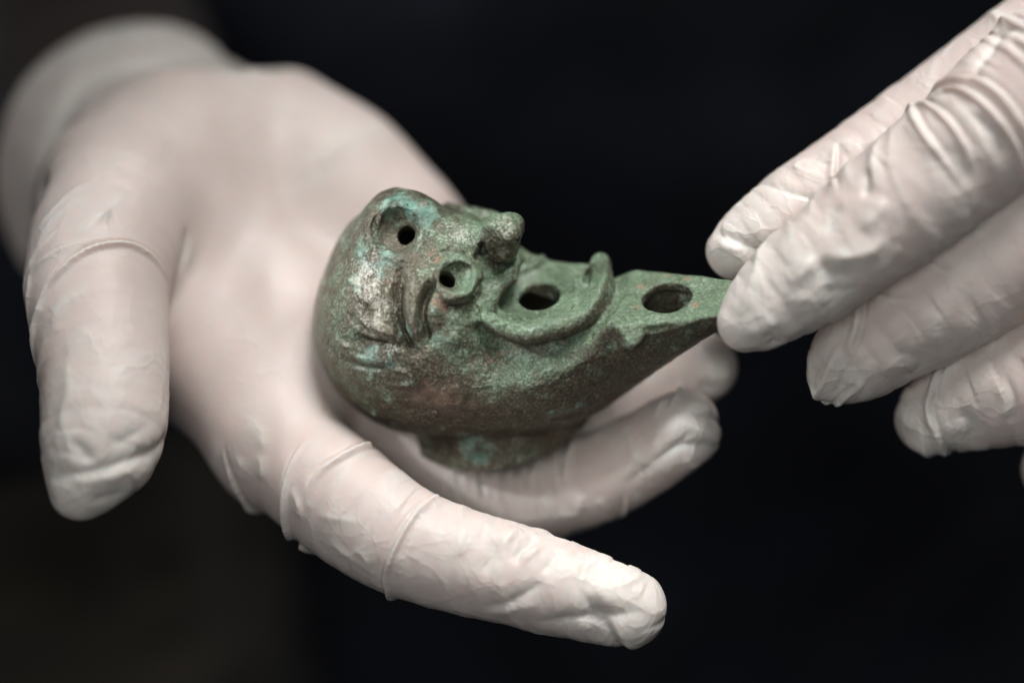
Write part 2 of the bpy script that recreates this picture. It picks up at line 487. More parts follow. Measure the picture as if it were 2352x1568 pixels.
def lamp_shell(q):
    a, u, s = q[:, 0], q[:, 1], q[:, 2]
    head = ell(q, (0, 0, 0), (272, 272, 274))
    T = np.interp(a, _fx, _T).astype(f32); W = np.interp(a, _fx, _W).astype(f32); D = np.interp(a, _fx, _D).astype(f32); Up = np.interp(a, _fx, _U).astype(f32)
    y = u - (T - Up); H = np.where(y > 0, Up, D - Up)
    k0 = np.sqrt((s / W) ** 2 + (y / H) ** 2); k1 = np.maximum(np.sqrt((s / W ** 2) ** 2 + (y / H ** 2) ** 2), 1e-6)
    lo = np.where(k0 < 1e-4, -np.minimum(W, H), k0 * (k0 - 1) / k1) * .8
    k2 = np.sqrt((s / W) ** 2 + (y / (D - Up)) ** 2); k3 = np.maximum(np.sqrt((s / W ** 2) ** 2 + (y / (D - Up) ** 2) ** 2), 1e-6)
    flat = smax(np.where(k2 < 1e-4, -np.minimum(W, D), k2 * (k2 - 1) / k3) * .8, u - T, 9)     # the nozzle has a flat deck
    f = np.clip((a - 430) / 70, 0, 1)
    lo = lo * (1 - f) + flat * f
    lo = smax(lo, a - 772, 10); lo = np.maximum(lo, -150 - a)
    return smin(head, lo, 60)

MC = np.array((286.0, 70.0, 0.0))                 # mouth centre
LIP = [(428, 74, -30), (428, 74, 20), (418, 75, 70), (388, 78, 116), (340, 81, 147), (276, 84, 164), (215, 110, 160), (180, 144, 140), (174, 174, 118)]
LIP_FAR = [(430, 74, 10), (424, 76, -60), (406, 74, -126)]
LIP_BACK = [(412, 66, -110), (380, 58, -124), (320, 54, -132), (262, 64, -134), (212, 100, -128), (186, 140, -112)]
def lamp_field(p):
    q = to_lamp(p.astype(f32)).astype(f32)
    a, u, s = q[:, 0], q[:, 1], q[:, 2]
    sm = np.stack([a, u, np.abs(s)], -1)
    blo, bhi = sm.min(0), sm.max(0)
    def hit(c, r):                                # does this detail reach the points asked for?
        c = np.asarray(c, float)
        return np.all(blo < c + r) and np.all(bhi > c - r)
    shell = lamp_shell(q); d = shell
    # foot: a flaring ring
    if hit((130, -275, 100), 300):
        rr = np.sqrt((a - 122) ** 2 + s ** 2)
        foot = np.maximum(np.abs(u + 238) - 32, rr - (208 + np.clip((-u - 238) * .5, -20, 20)))
        d = smin(d, foot - 4, 36)
        d = smax(d, -np.maximum(rr - 185, u + 264), 8)
    if hit(MC + (0, 40, 80), 240):
        m = q - MC.astype(f32)
        mr = np.sqrt(m[:, 0] ** 2 + ((m[:, 2] - 16) / 1.2) ** 2)
        plate = np.maximum(mr - 110, np.abs(m[:, 1] + 15) - 14)
        d = smin(d, plate, 40)
        d = smin(d, tube(q, LIP, (26, 28, 27, 26, 26, 26, 22, 14, 5)), 16)
        d = smin(d, tube(q, LIP_FAR, (28, 27, 24)), 14)
        d = smin(d, tube(q, LIP_BACK, (10, 12, 14, 15, 13, 6)), 16)
        d = ssub(d, ell(m, (4, 46, 12), (106, 54, 124)), 9)
        d = ssub(d, tube(sm, [(296, 36, 196), (236, 60, 192), (190, 100, 176)], (14, 16, 12)), 22)     # hollow under the lip
        d = ssub(d, tube(q, [(388, 80, -86), (396, 80, -40), (396, 80, 30), (384, 80, 74), (352, 84, 112)], (12, 13, 13, 11, 6)), 8)
        # upper lip, curling under the nose
        d = smin(d, tube(sm, [(236, 146, 0), (232, 146, 40), (214, 140, 88), (200, 122, 124)], (15, 15, 13, 8)), 14)
    if hit(NOSE, 150):
        pb = np.abs(to_tilt(q, (222, 232, 0), .18)) - np.array((18, 36, 14), f32)
        box = np.linalg.norm(np.maximum(pb, 0), axis=1) + np.minimum(pb.max(1), 0) - 19
        nose = smin(box, union([Seg((246, 256, -14), (246, 256, 14), 32, 32), Seg((236, 210, 24), (240, 216, 26), 20, 17), Seg((236, 210, -24), (240, 216, -26), 20, 17)], q, 12), 10)
        d = smin(d, ell(sm, (104, 218, 0), (82, 64, 92)), 34)           # brow
        d = smin(d, Seg((158, 234, 0), (222, 242, 0), 36, 38)(q), 16)
        d = smin(d, nose, 13)
        d = ssub(d, Seg((174, 216, 4), (192, 248, 50), 8, 9)(sm), 5)
        d = ssub(d, Seg((176, 206, 12), (190, 228, 52), 8, 10)(sm), 5)
        d = ssub(d, Seg((258, 230, 4), (274, 246, 26), 6, 8)(sm), 4)
    if hit(EYE, 110):
        nE = EYE / np.linalg.norm(EYE)
        d = smin(d, ell(sm, EYE * .95, (62, 24, 62)), 24)
        d = smin(d, ringd(sm, EYE * 1.034, nE, 50, 8.5), 9)
        d = ssub(d, ell(sm, EYE * 1.115, (40, 30, 41)), 8)
        d = smin(d, ringd(sm, EYE * .985 + (-5, 2, 0), nE, 29, 5), 7)
    if hit(KNOB + (0, 30, 0), 190):
        nK = np.array((.12, .60, .79)); nK /= np.linalg.norm(nK)
        d = smin(d, Seg((-70, 165, -25), (-30, 215, -15), 122, 112)(q), 50)
        knob = smin(ell(q, KNOB + (-4, 2, -8), (88, 62, 80)), Seg(KNOB + (-30, 24, -40), KNOB + (48, 24, -16), 40, 34)(q), 26)
        d = smin(d, knob, 34)
        d = ssub(d, ell(q, KNOB + (-4, -2, 12) + nK * 80, (66, 66, 62)), 8)
    if hit((515, 30, 120), 110):
        d = smin(d, Seg((496, 34, 90), (528, 32, 128), 34, 20)(q), 26)
        d = ssub(d, ell(q, (472, 30, 146), (32, 40, 32)), 16)
    # hollow inside, and the openings
    d = smax(d, -np.maximum(shell + 26, d + 16), 6)
    if hit(MC, 130):
        d = ssub(d, Seg((286, 96, 0), (276, -40, 0), 52, 38)(q), 5)
    no = np.sqrt((a - 588) ** 2 + s ** 2) - 57
    d = ssub(d, np.maximum(no, np.abs(u - 40) - 90), 8)
    if hit(PUPIL, 120): d = ssub(d, Seg(PUPIL * 1.2, PUPIL * .8, 20, 19)(sm), 3)
    if hit(KNOB, 150): d = ssub(d, Seg(KNOB + (26, 20, 60), KNOB + (2, -60, -20), 22, 22)(q), 3)
    return d

# width, height, reaches-full-height at each end, mirrored on the other cheek, curve (along, up, side)
LAMP_RELIEF = [
    (13, -32.4, (0, 0), 1, [30,252,106,25,244,120,20,237,134,17,227,149,15,215,167,15,201,184,16,186,199,18,171,213,23,156,224,28,139,233,36,121,243,47,102,250,55,87,254,59,76,256,61,70,258,63,62,259]),
    (18, 14, (0, 0), 1, [45,235,130,43,224,150,41,211,168,39,197,184,40,182,199,43,165,213,45,149,225,51,132,234,57,116,241,63,98,247]),
    (11, -28.35, (0, 0), 1, [107,231,139,98,224,154,86,208,159,79,199,171,75,189,183,72,178,194,71,167,204,74,155,213,78,142,221,81,128,227,80,115,235,80,101,241,77,87,248]),
    (10, 11, (0, 0), 1, [96,240,125,83,223,134,73,214,153,66,203,170,62,191,184,61,178,197,61,165,209,63,152,219,68,137,227,72,122,234]),
    (20, 8, (0, 0), 1, [114,197,178,104,182,179,97,172,188,94,163,198,93,151,208,96,138,216,97,125,223]),
    (20, 12, (0, 0), 1, [-14,238,132,-9,226,152,-5,213,170,-2,199,186,-1,184,202,1,168,215,4,151,228,12,133,238,23,114,248,33,93,255]),
    (16, -16, (0, 0), 1, [187,206,89,192,199,92,191,185,82,194,178,91,197,179,120,190,165,138,183,151,153,177,137,163,171,124,172,165,114,185]),
    (22, 7, (0, 0), 1, [158,149,165,154,139,177,151,129,188,146,118,198,140,107,209,132,96,220,124,84,229]),
    (16, 6, (0, 0), 1, [-52,138,229,-41,149,225,-29,159,220,-20,169,214,-14,178,207,-10,186,199,-8,194,192,-9,200,185,-11,207,177,-13,213,170]),
    (12, -9, (0, 0), 1, [-119,120,214,-105,117,223,-92,113,232,-77,110,239,-60,108,244,-43,107,248,-27,107,250,-13,106,252,1,105,253,14,105,252]),
    (14, 7, (0, 0), 1, [-110,139,208,-95,136,217,-80,132,226,-65,128,232,-47,127,237,-29,126,241,-12,125,243]),
    (8, -4, (0, 0), 1, [-100,190,169,-92,187,176,-84,185,183,-75,183,189,-63,182,193,-50,183,196,-37,184,198]),
    (6, 5, (0, 0), 1, [98,205,111,107,223,122,112,232,121,116,235,113,124,238,105,132,238,97,141,238,92,150,233,88,159,228,86,167,223,87,173,215,92,176,208,99,179,203,109,181,199,122,181,197,137,180,194,150,175,191,159,166,186,166,159,184,171,151,183,175,145,184,178,138,184,180]),
    (8, -7, (0, 0), 1, [174,234,46,175,223,53,175,214,60,179,205,67,184,198,71,188,187,68,194,180,68]),
    (10, -7, (0, 0), 1, [194,180,65,193,180,85,196,188,117,193,183,131,188,175,142,182,163,149,175,151,155]),
    (5, 4, (0, 0), 0, [79,260,77,84,262,74,90,263,71,96,264,68,101,263,69,107,261,71,111,259,72,110,259,75,106,257,77,101,257,79,96,257,79,89,257,79,82,258,79]),
    (5, 4, (0, 0), 0, [124,249,83,127,251,78,129,253,73,134,254,70,140,251,69,147,245,70,153,240,70]),
    (7, -8, (0, 0), 0, [-62,285,67,-63,291,56,-61,300,46,-59,309,39,-56,318,34,-53,326,28,-49,332,18,-41,336,7,-32,339,-4,-23,342,-18]),
    (6, 5, (0, 0), 0, [-55,282,50,-55,290,43,-54,300,36,-52,309,31,-48,318,27,-43,326,24,-38,332,19,-31,337,12,-23,339,3,-16,340,-7]),
    (9, 9, (0, 1), 1, [209,149,103,210,154,95,210,157,83,211,160,71,216,161,57,221,160,44,229,161,34,239,161,26,247,155,11,230,95,-79,240,93,-85,251,89,-91,258,83,-106,262,82,-122,264,82,-146,274,95,-148]),
    (7, -7, (0, 0), 1, [239,161,29,245,158,19,249,152,4,230,97,-80,239,96,-88,246,89,-105,255,85,-119]),
    (6, 4, (0, 0), 1, [218,81,-29,245,137,39,247,144,40,248,145,31,225,87,-59,233,87,-68,241,87,-76]),
    (7, -7, (0, 1), 1, [379,76,-6,381,75,-30,382,69,-62,376,49,-112,385,66,-109,393,84,-102,397,92,-111]),
    (9, 7, (0, 1), 1, [434,75,91,438,85,78,439,90,60,440,92,38,441,98,15,438,98,-14,435,98,-43,433,95,-66,429,95,-84,425,92,-104]),
    (5, -5, (0, 0), 1, [200,130,169,204,132,166,207,134,164,210,135,159,213,133,152,211,122,133,214,119,125]),
    (5, -5, (0, 0), 1, [217,114,179,220,116,178,223,118,176,225,120,174,229,120,172,233,121,169,236,121,164]),
    (5, -5, (0, 0), 1, [254,103,183,254,106,181,254,107,179,254,109,177,255,111,174,256,111,170,258,112,167]),
    (5, -5, (0, 0), 1, [275,98,181,275,100,180,275,102,178,275,103,176,276,104,174,276,106,171,277,106,168]),
    (5, -5, (0, 0), 1, [311,96,173,310,98,172,309,99,171,307,100,169,307,101,168,307,102,166,306,103,164]),
    (3.2, -2.6, (0, 0), 1, [389,69,19,394,67,19,414,97,62,420,98,63,424,98,60,428,97,54,431,96,50]),
    (3.2, -2.6, (0, 0), 1, [389,70,6,394,67,4,412,94,43,419,97,48,424,97,46,428,97,41,431,97,35]),
    (3.2, -2.6, (0, 0), 1, [388,70,-9,394,68,-10,411,93,27,418,96,33,424,98,32,428,98,27,432,99,24]),
    (3.2, -2.6, (0, 0), 1, [388,70,-24,393,67,-25,412,94,15,419,98,20,424,99,20,429,100,17,433,100,11]),
    (3.2, -2.6, (0, 0), 1, [388,69,-39,393,66,-41,412,95,2,420,98,8,424,100,7,429,100,2,433,100,-3]),
    (3.2, -2.6, (0, 0), 1, [387,67,-58,391,62,-61,413,95,-13,420,99,-7,425,100,-8,428,101,-12,432,101,-18]),
    (3.2, -2.6, (0, 0), 1, [379,49,-97,385,47,-97,413,95,-26,420,99,-21,425,100,-23,429,100,-27,432,100,-32]),
    (3.2, -2.6, (0, 0), 1, [378,48,-112,384,47,-112,412,95,-41,420,100,-36,424,99,-37,428,99,-43,432,97,-50]),
    (3.2, -2.6, (0, 0), 1, [385,63,-108,394,70,-95,412,94,-58,419,97,-54,423,98,-54,427,97,-60,430,96,-67]),
    (3.2, -2.6, (0, 0), 1, [391,77,-102,403,90,-80,412,96,-71,419,97,-67,424,98,-70,427,96,-77,429,94,-85]),
    (3.2, -2.6, (0, 0), 1, [396,88,-101,405,93,-91,413,97,-84,419,97,-82,423,96,-87,426,94,-94,428,90,-105]),
    (9, 5, (0, 0), 1, [519,47,136,534,50,134,547,42,118,562,37,104,583,39,100,607,41,95,628,44,91,648,50,86,667,56,83,684,61,77]),
    (8, 7, (0, 0), 1, [300,-123,202,315,-125,196,330,-126,188,346,-129,179,364,-134,165,382,-140,148,402,-144,133,419,-147,117,436,-150,101,453,-153,84]),
    (8, -8, (0, 0), 1, [290,-149,196,306,-154,186,322,-160,177,339,-163,167,357,-167,154,375,-171,137,394,-176,119]),
    (9, -13, (0, 0), 1, [-110,133,210,-96,129,220,-82,124,228,-67,120,235,-51,118,240,-35,116,243,-17,114,246,1,111,248,20,107,249,38,103,249]),
    (11, 11, (0, 0), 1, [-98,158,198,-84,155,207,-70,152,214,-55,149,221,-39,146,226,-22,143,230,-6,139,234,7,133,237,19,126,241,30,118,243]),
    (10, 9, (0, 0), 1, [-143,90,213,-128,86,224,-114,81,233,-99,77,242,-82,75,248,-65,75,253,-46,75,257,-26,76,260,-4,79,260,17,80,260]),
    (8, -9, (0, 0), 1, [-153,63,216,-136,60,228,-120,55,238,-103,52,246,-82,52,254,-61,53,260,-40,54,264,-19,56,265,0,59,266,19,61,264]),
    (7, 8, (0, 0), 1, [-53,37,264,-40,45,265,-27,52,266,-15,56,266,0,57,266,16,55,266,27,50,266,35,42,266,38,32,267,37,24,268,27,19,270,12,16,271,-2,15,272,-15,18,271,-27,23,270,-39,29,268]),
    (9, 9, (0, 0), 1, [-78,195,173,-64,192,182,-51,187,191,-40,181,199,-36,170,209,-35,158,219,-30,146,228,-20,135,235,-6,125,241,7,115,247]),
    (7, -7, (0, 0), 1, [-94,183,178,-80,179,189,-66,175,198,-55,169,206,-50,161,214,-48,151,221,-45,141,228]),
    (7, -7, (0, 0), 1, [-122,162,181,-110,159,192,-99,154,201,-87,149,210,-74,144,218,-60,139,226,-46,133,233]),
    (8, 7, (0, 0), 1, [-173,106,181,-158,103,196,-144,98,209,-130,94,219,-115,93,228,-100,94,235,-86,93,241]),
    (9, 8, (0, 0), 1, [-39,263,57,-29,260,75,-20,255,91,-9,251,104,4,248,112,18,245,117,32,241,122]),
    (8, 9, (0, 0), 1, [96,207,160,97,216,145,98,225,130,102,232,114,111,235,98,123,236,81,135,233,68,148,227,64,161,217,64,172,208,67,180,199,74,185,190,83,188,182,95,187,174,109,184,168,124,178,163,138,169,161,151,159,160,162,148,160,173]),
    (6, -8, (0, 0), 1, [148,222,78,155,216,80,162,210,83,168,204,87,171,198,93,173,193,101,172,188,111,169,183,122,164,179,135,158,175,147]),
    (12, 6, (0, 0), 1, [85,194,180,89,187,186,93,179,191,99,171,195,110,163,197,123,154,196,136,147,193,147,145,186,157,146,177,167,146,168]),
    (9, -8, (0, 0), 1, [106,246,75,114,245,65,122,244,53,131,241,45,141,236,41,153,229,39,164,221,40,172,214,46,179,206,54,186,197,62]),
    (12, 7, (0, 0), 1, [106,252,52,113,251,40,121,249,28,129,245,19,140,240,16,151,233,15,163,225,14]),
]

def build_lamp():
    c = np.array([from_lamp((a, u, s)) for a in (-290, 790) for u in (-310, 370) for s in (-290, 290)])
    v, q = isosurface(lamp_field, c.min(0) - 8, c.max(0) + 8, 2.9)
    n = vnormals(v, q)
    R = Relief(v, n)
    for w_, h, ends, mirror, c in LAMP_RELIEF:
        l = np.array(c, float).reshape(-1, 3)
        R.stroke(from_lamp(l), w_, h, 'ridge', ends)
        if mirror: R.stroke(from_lamp(l * (1, 1, -1)), w_, h, 'ridge', ends)
    R.off += 1.8 * value_noise(v, 46, 3) + 1.1 * value_noise(v, 19, 4) + .6 * value_noise(v, 9, 5)
    pitted = np.exp(-((v - from_lamp((-36, 227, 147))) ** 2).sum(1) / 75 ** 2)
    R.off += pitted * (2.2 * value_noise(v, 13, 6) + 1.4 * value_noise(v, 7.5, 7))
    v = R.result(); n = vnormals(v, q)
    L = (v - LO) @ LM.T
    def blob(pts, r):                             # spots on the surface, in the lamp's frame
        out = np.zeros(len(v))
        for x in from_lamp(pts): out = np.maximum(out, np.exp(-(((v - x) ** 2).sum(1)) / (r * r)))
        return out
    aL, uL, sL = L.T
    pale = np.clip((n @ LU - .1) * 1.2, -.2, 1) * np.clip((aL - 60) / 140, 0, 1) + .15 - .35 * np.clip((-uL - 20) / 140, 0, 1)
    teal = np.maximum.reduce([blob([(-18, 341, -7), (22, 332, 8), (58, 315, 13)], 34) * .9, blob([(-119, 266, 44), (-94, 252, 87)], 30) * .55,
                              blob([(-68, 242, 115), (-31, 238, 131), (-24, 257, 108), (-92, 215, 139)], 34) * .6, blob([(116, -203, 205), (133, -232, 209)], 34) * .95,
                              blob([(-16, -227, 167)], 30) * .6, blob([(32, 141, 232), (98, 127, 221)], 26) * .6, blob([(-3, 79, 262), (-49, 92, 253)], 40) * .55,
                              blob([(265, 38, 164), (387, 42, 117)], 30) * .5, blob([(329, -125, 189), (385, -137, 148)], 26) * .5])
    red = np.maximum.reduce([blob([(83, 253, 87), (94, 243, 98)], 16), blob([(103, 184, 179), (119, 170, 181)], 20), blob([(521, 64, -40), (571, 64, -83), (623, 64, -72), (525, 64, 42), (660, 65, 29)], 15) * 1.1,
                             blob([(151, 39, 230), (209, 16, 209), (229, 28, 188)], 60) * .55, blob([(1, 218, 164)], 24) * .7])
    brown = np.maximum(blob([(34, -17, 272), (69, -5, 267), (130, -15, 253), (136, -39, 254), (93, -47, 264), (169, -67, 248)], 62) * 1.1, .6 * np.clip((-uL - 60) / 120, 0, 1)) + .35 * np.clip((-aL - 90) / 120, 0, 1) * np.clip((160 - uL) / 120, 0, 1)
    worn = np.maximum.reduce([blob([(-55, 207, 169), (-31, 188, 196), (-76, 224, 135), (-33, 170, 211)], 48), blob([(-25, 138, 235), (-6, 113, 249)], 40) * .8, blob([(127, 278, 16), (134, 271, 39)], 40) * .7, blob([(244, 262, 45), (248, 288, 21)], 40) * .7])
    tan = blob([(42, -13, 272), (75, -5, 266), (126, 0, 251), (134, -31, 254), (156, -53, 251), (97, -24, 263)], 34)
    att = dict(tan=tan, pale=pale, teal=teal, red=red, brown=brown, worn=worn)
    # ---- parts
    fc = L[q].mean(1)
    part = np.zeros(len(q), int)
    fu = fc[:, 1]
    part[(fu < -222) & (np.hypot(fc[:, 0] - 130, fc[:, 2]) < 235)] = 1
    part[fc[:, 0] > 455] = 2
    m = fc - MC
    part[(np.sqrt(m[:, 0] ** 2 + (m[:, 2] / 1.3) ** 2) < 132) & (m[:, 1] > -26)] = 3
    part[(fc[:, 0] > 404) & (fc[:, 0] <= 455) & (fu > 52)] = 4
    part[(np.linalg.norm(fc - NOSE, axis=1) < 72) & (fu > 188)] = 5
    part[np.linalg.norm(fc - EYE, axis=1) < 64] = 6
    part[np.linalg.norm(fc - EYE2, axis=1) < 64] = 7
    part[np.linalg.norm(fc - (KNOB + (0, 22, 0)), axis=1) < 92] = 8
    part[np.linalg.norm(fc - (520, 30, 122), axis=1) < 42] = 9; part[np.linalg.norm(fc - (520, 30, -122), axis=1) < 42] = 10
    names = ['body', 'foot', 'nozzle', 'mouth', 'neck_ridge', 'nose', 'eye', 'eye', 'topknot', 'lug', 'lug']
    labels = {1: 'dark flaring foot with a teal patch', 2: 'pointed nozzle with a wide wick hole', 3: 'round open mouth with a thick lip and filling hole',
              8: 'scooped and pierced teal topknot', 5: 'bulbous hooked nose'}
    root = empty('oil_lamp', from_lamp((122, -274, 0)), label='green patinated bronze oil lamp shaped as a grotesque bald head', category='oil lamp')
    for k, nm in enumerate(names):
        u, qq = submesh(v, q, part == k)
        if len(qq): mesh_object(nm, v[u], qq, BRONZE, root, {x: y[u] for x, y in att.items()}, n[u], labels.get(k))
    return root

# ================================================================== THE GLOVED HANDS
class Hand:
    def __init__(s, fingers, palm, kp, kw, extra=None, kf=7.0):
        s.f = [Chain(j) for j in fingers]
        s.p = [Seg(P(*a[:3]), P(*b[:3]), a[3], b[3]) for a, b in palm]
        s.kp, s.kw, s.extra, s.kf = kp, kw, extra or [], kf
    def field(s, p):
        p = p.astype(f32)
        d = union(s.p, p, s.kp)
        ff = np.full(len(p), 1e4, f32)
        for c in s.f:
            ff = smin(ff, union(c.segs, p, 0), s.kf)
        d = smin(d, ff, s.kw)
        for op, g, k in s.extra:
            x = g(p)
            d = smin(d, x, k) if op == '+' else ssub(d, x, k)
        return d

def along_fingers(hand, v):
    """for every vertex: nearest finger, place along it (0..1), distance along, and the tangent there"""
    best = np.full(len(v), 1e9); fi = np.zeros(len(v), int); tt = np.zeros(len(v)); al = np.zeros(len(v)); tan = np.zeros((len(v), 3))
    for k, c in enumerate(hand.f):
        L = c.line
        for i in range(len(L) - 1):
            a = L[i, :3]; ba = L[i + 1, :3] - a; l = np.linalg.norm(ba)
            h = np.clip((v - a) @ ba / (l * l), 0, 1)
            d = np.linalg.norm(v - a - h[:, None] * ba, axis=1) - (L[i, 3] + (L[i + 1, 3] - L[i, 3]) * h)
            m = d < best
            best[m] = d[m]; fi[m] = k; al[m] = (c.len[i] + h * l)[m]; tan[m] = ba / l
        m = fi == k; tt[m] = al[m] / c.len[-1]
    return fi, tt, al, tan, best

def slack(R, info, v, fi, t0, t1, amp, la, lp, seed, twist=0.0):
    """a connected net of slack folds on one stretch of a finger: short along it (la), long round it (lp)"""
    f, t, al, tan, dist = info
    m = np.nonzero((f == fi) & (dist < 40) & (t > t0 - .08) & (t < t1 + .08))[0]
    if not len(m): return
    w = np.clip((t[m] - t0) / .08 + .5, 0, 1) * np.clip((t1 - t[m]) / .08 + .5, 0, 1)
    p = v[m] - tan[m] * (v[m] * tan[m]).sum(1)[:, None]
    q = p / lp + np.outer(al[m] / la + twist * p[:, 0] / la, (.577, .577, .577))
    n1 = value_noise(q, 1.0, seed); n2 = value_noise(q * 2.1 + 9, 1.0, seed + 1)
    r1 = np.maximum(1 - 2.4 * np.abs(n1), 0) ** 1.5; r2 = np.maximum(1 - 2.6 * np.abs(n2), 0) ** 1.5
    big = value_noise(p / (lp * 1.6), 1.0, seed + 2) * .5 + .6
    R.off[m] += amp * w * big * (r1 + .35 * r2 - .35 + .5 * n2)
    R.mark[m] = np.maximum(R.mark[m], w * r1 * .6)

def finish_hand(name, hand, lo, hi, spacing, strokes, wraps, parent, label, loose_at, cuff=None):
    v, q = isosurface(hand.field, lo, hi, spacing)
    n = vnormals(v, q)
    R = Relief(v, n)
    curves = [np.array(x[4], float).reshape(-1, 3) for x in strokes]
    # a fold that reaches the outline goes on round the far side of the finger
    ext = [(i, e) for i, x in enumerate(strokes) for e in (0, 1) if x[3][e]]
    p = np.array([curves[i][-e] for i, e in ext]); d = np.array([curves[i][-e] - curves[i][(-4 if e else 3)] for i, e in ext])
    d /= np.maximum(np.linalg.norm(d, axis=1, keepdims=True), 1e-6); trail = [[] for _ in ext]
    for _ in range(8):
        n0 = p + 17 * d
        for _k in range(2):
            g = gradient(hand.field, n0); n0 = n0 - g * np.clip(hand.field(n0.astype(f32)), -30, 30)[:, None]
        d = n0 - p; d /= np.maximum(np.linalg.norm(d, axis=1, keepdims=True), 1e-6); p = n0
        for t, x in zip(trail, p): t.append(x)
    fade = [[.35, .35] for _ in strokes]
    for (i, e), t in zip(ext, trail):
        t = np.array(t); ln = 8 * 17.0 / (np.linalg.norm(np.diff(curves[i], axis=0), axis=1).sum() + 136 * sum(strokes[i][3]))
        curves[i] = np.vstack([curves[i], t]) if e else np.vstack([t[::-1], curves[i]])
        fade[i][e] = min(ln, .5)
    for cv, fd, (w_, h, kind, _e, _c) in zip(curves, fade, strokes):
        if kind == 'band': R.stroke(cv, w_ * .8, h * .9, 'fold', (0, 0), fd)
        elif kind == 'ridge': R.stroke(cv, w_ * 1.5, h, 'tent', (0, 0), fd)
        elif h <= 8.5: R.stroke(cv, w_ * 1.7, h * .75, 'tent', (0, 0), fd)            # the slight ones are only soft puckers
        else: R.stroke(cv, w_ * .8, h * .75, 'fold', (0, 0), fd)
    info = along_fingers(hand, v)
    for a in wraps: slack(R, info, v, *a)
    ls = np.zeros(len(v))
    for x, r in loose_at: ls = np.maximum(ls, np.exp(-((v - x) ** 2).sum(1) / r ** 2))
    R.off += (1.2 + 3.5 * ls) * value_noise(v, 90, 21) + (.3 + 1.2 * ls) * value_noise(v, 42, 22)
    v = R.result()
    loose = np.clip(ls * .8 + R.mark * .7, 0, 1)
    n = vnormals(v, q)
    if cuff is None: return mesh_object(name, v, q, LATEX, parent, {'loose': loose}, n, label)
    m = cuff(v[q].mean(1))
    u, qq = submesh(v, q, ~m); o = mesh_object(name, v[u], qq, LATEX, parent, {'loose': loose[u]}, n[u], label)
    u, qq = submesh(v, q, m); mesh_object('cuff', v[u], qq, LATEX, o, {'loose': loose[u]}, n[u], 'loose cuff of the glove with a thick rim', parent)
    return o

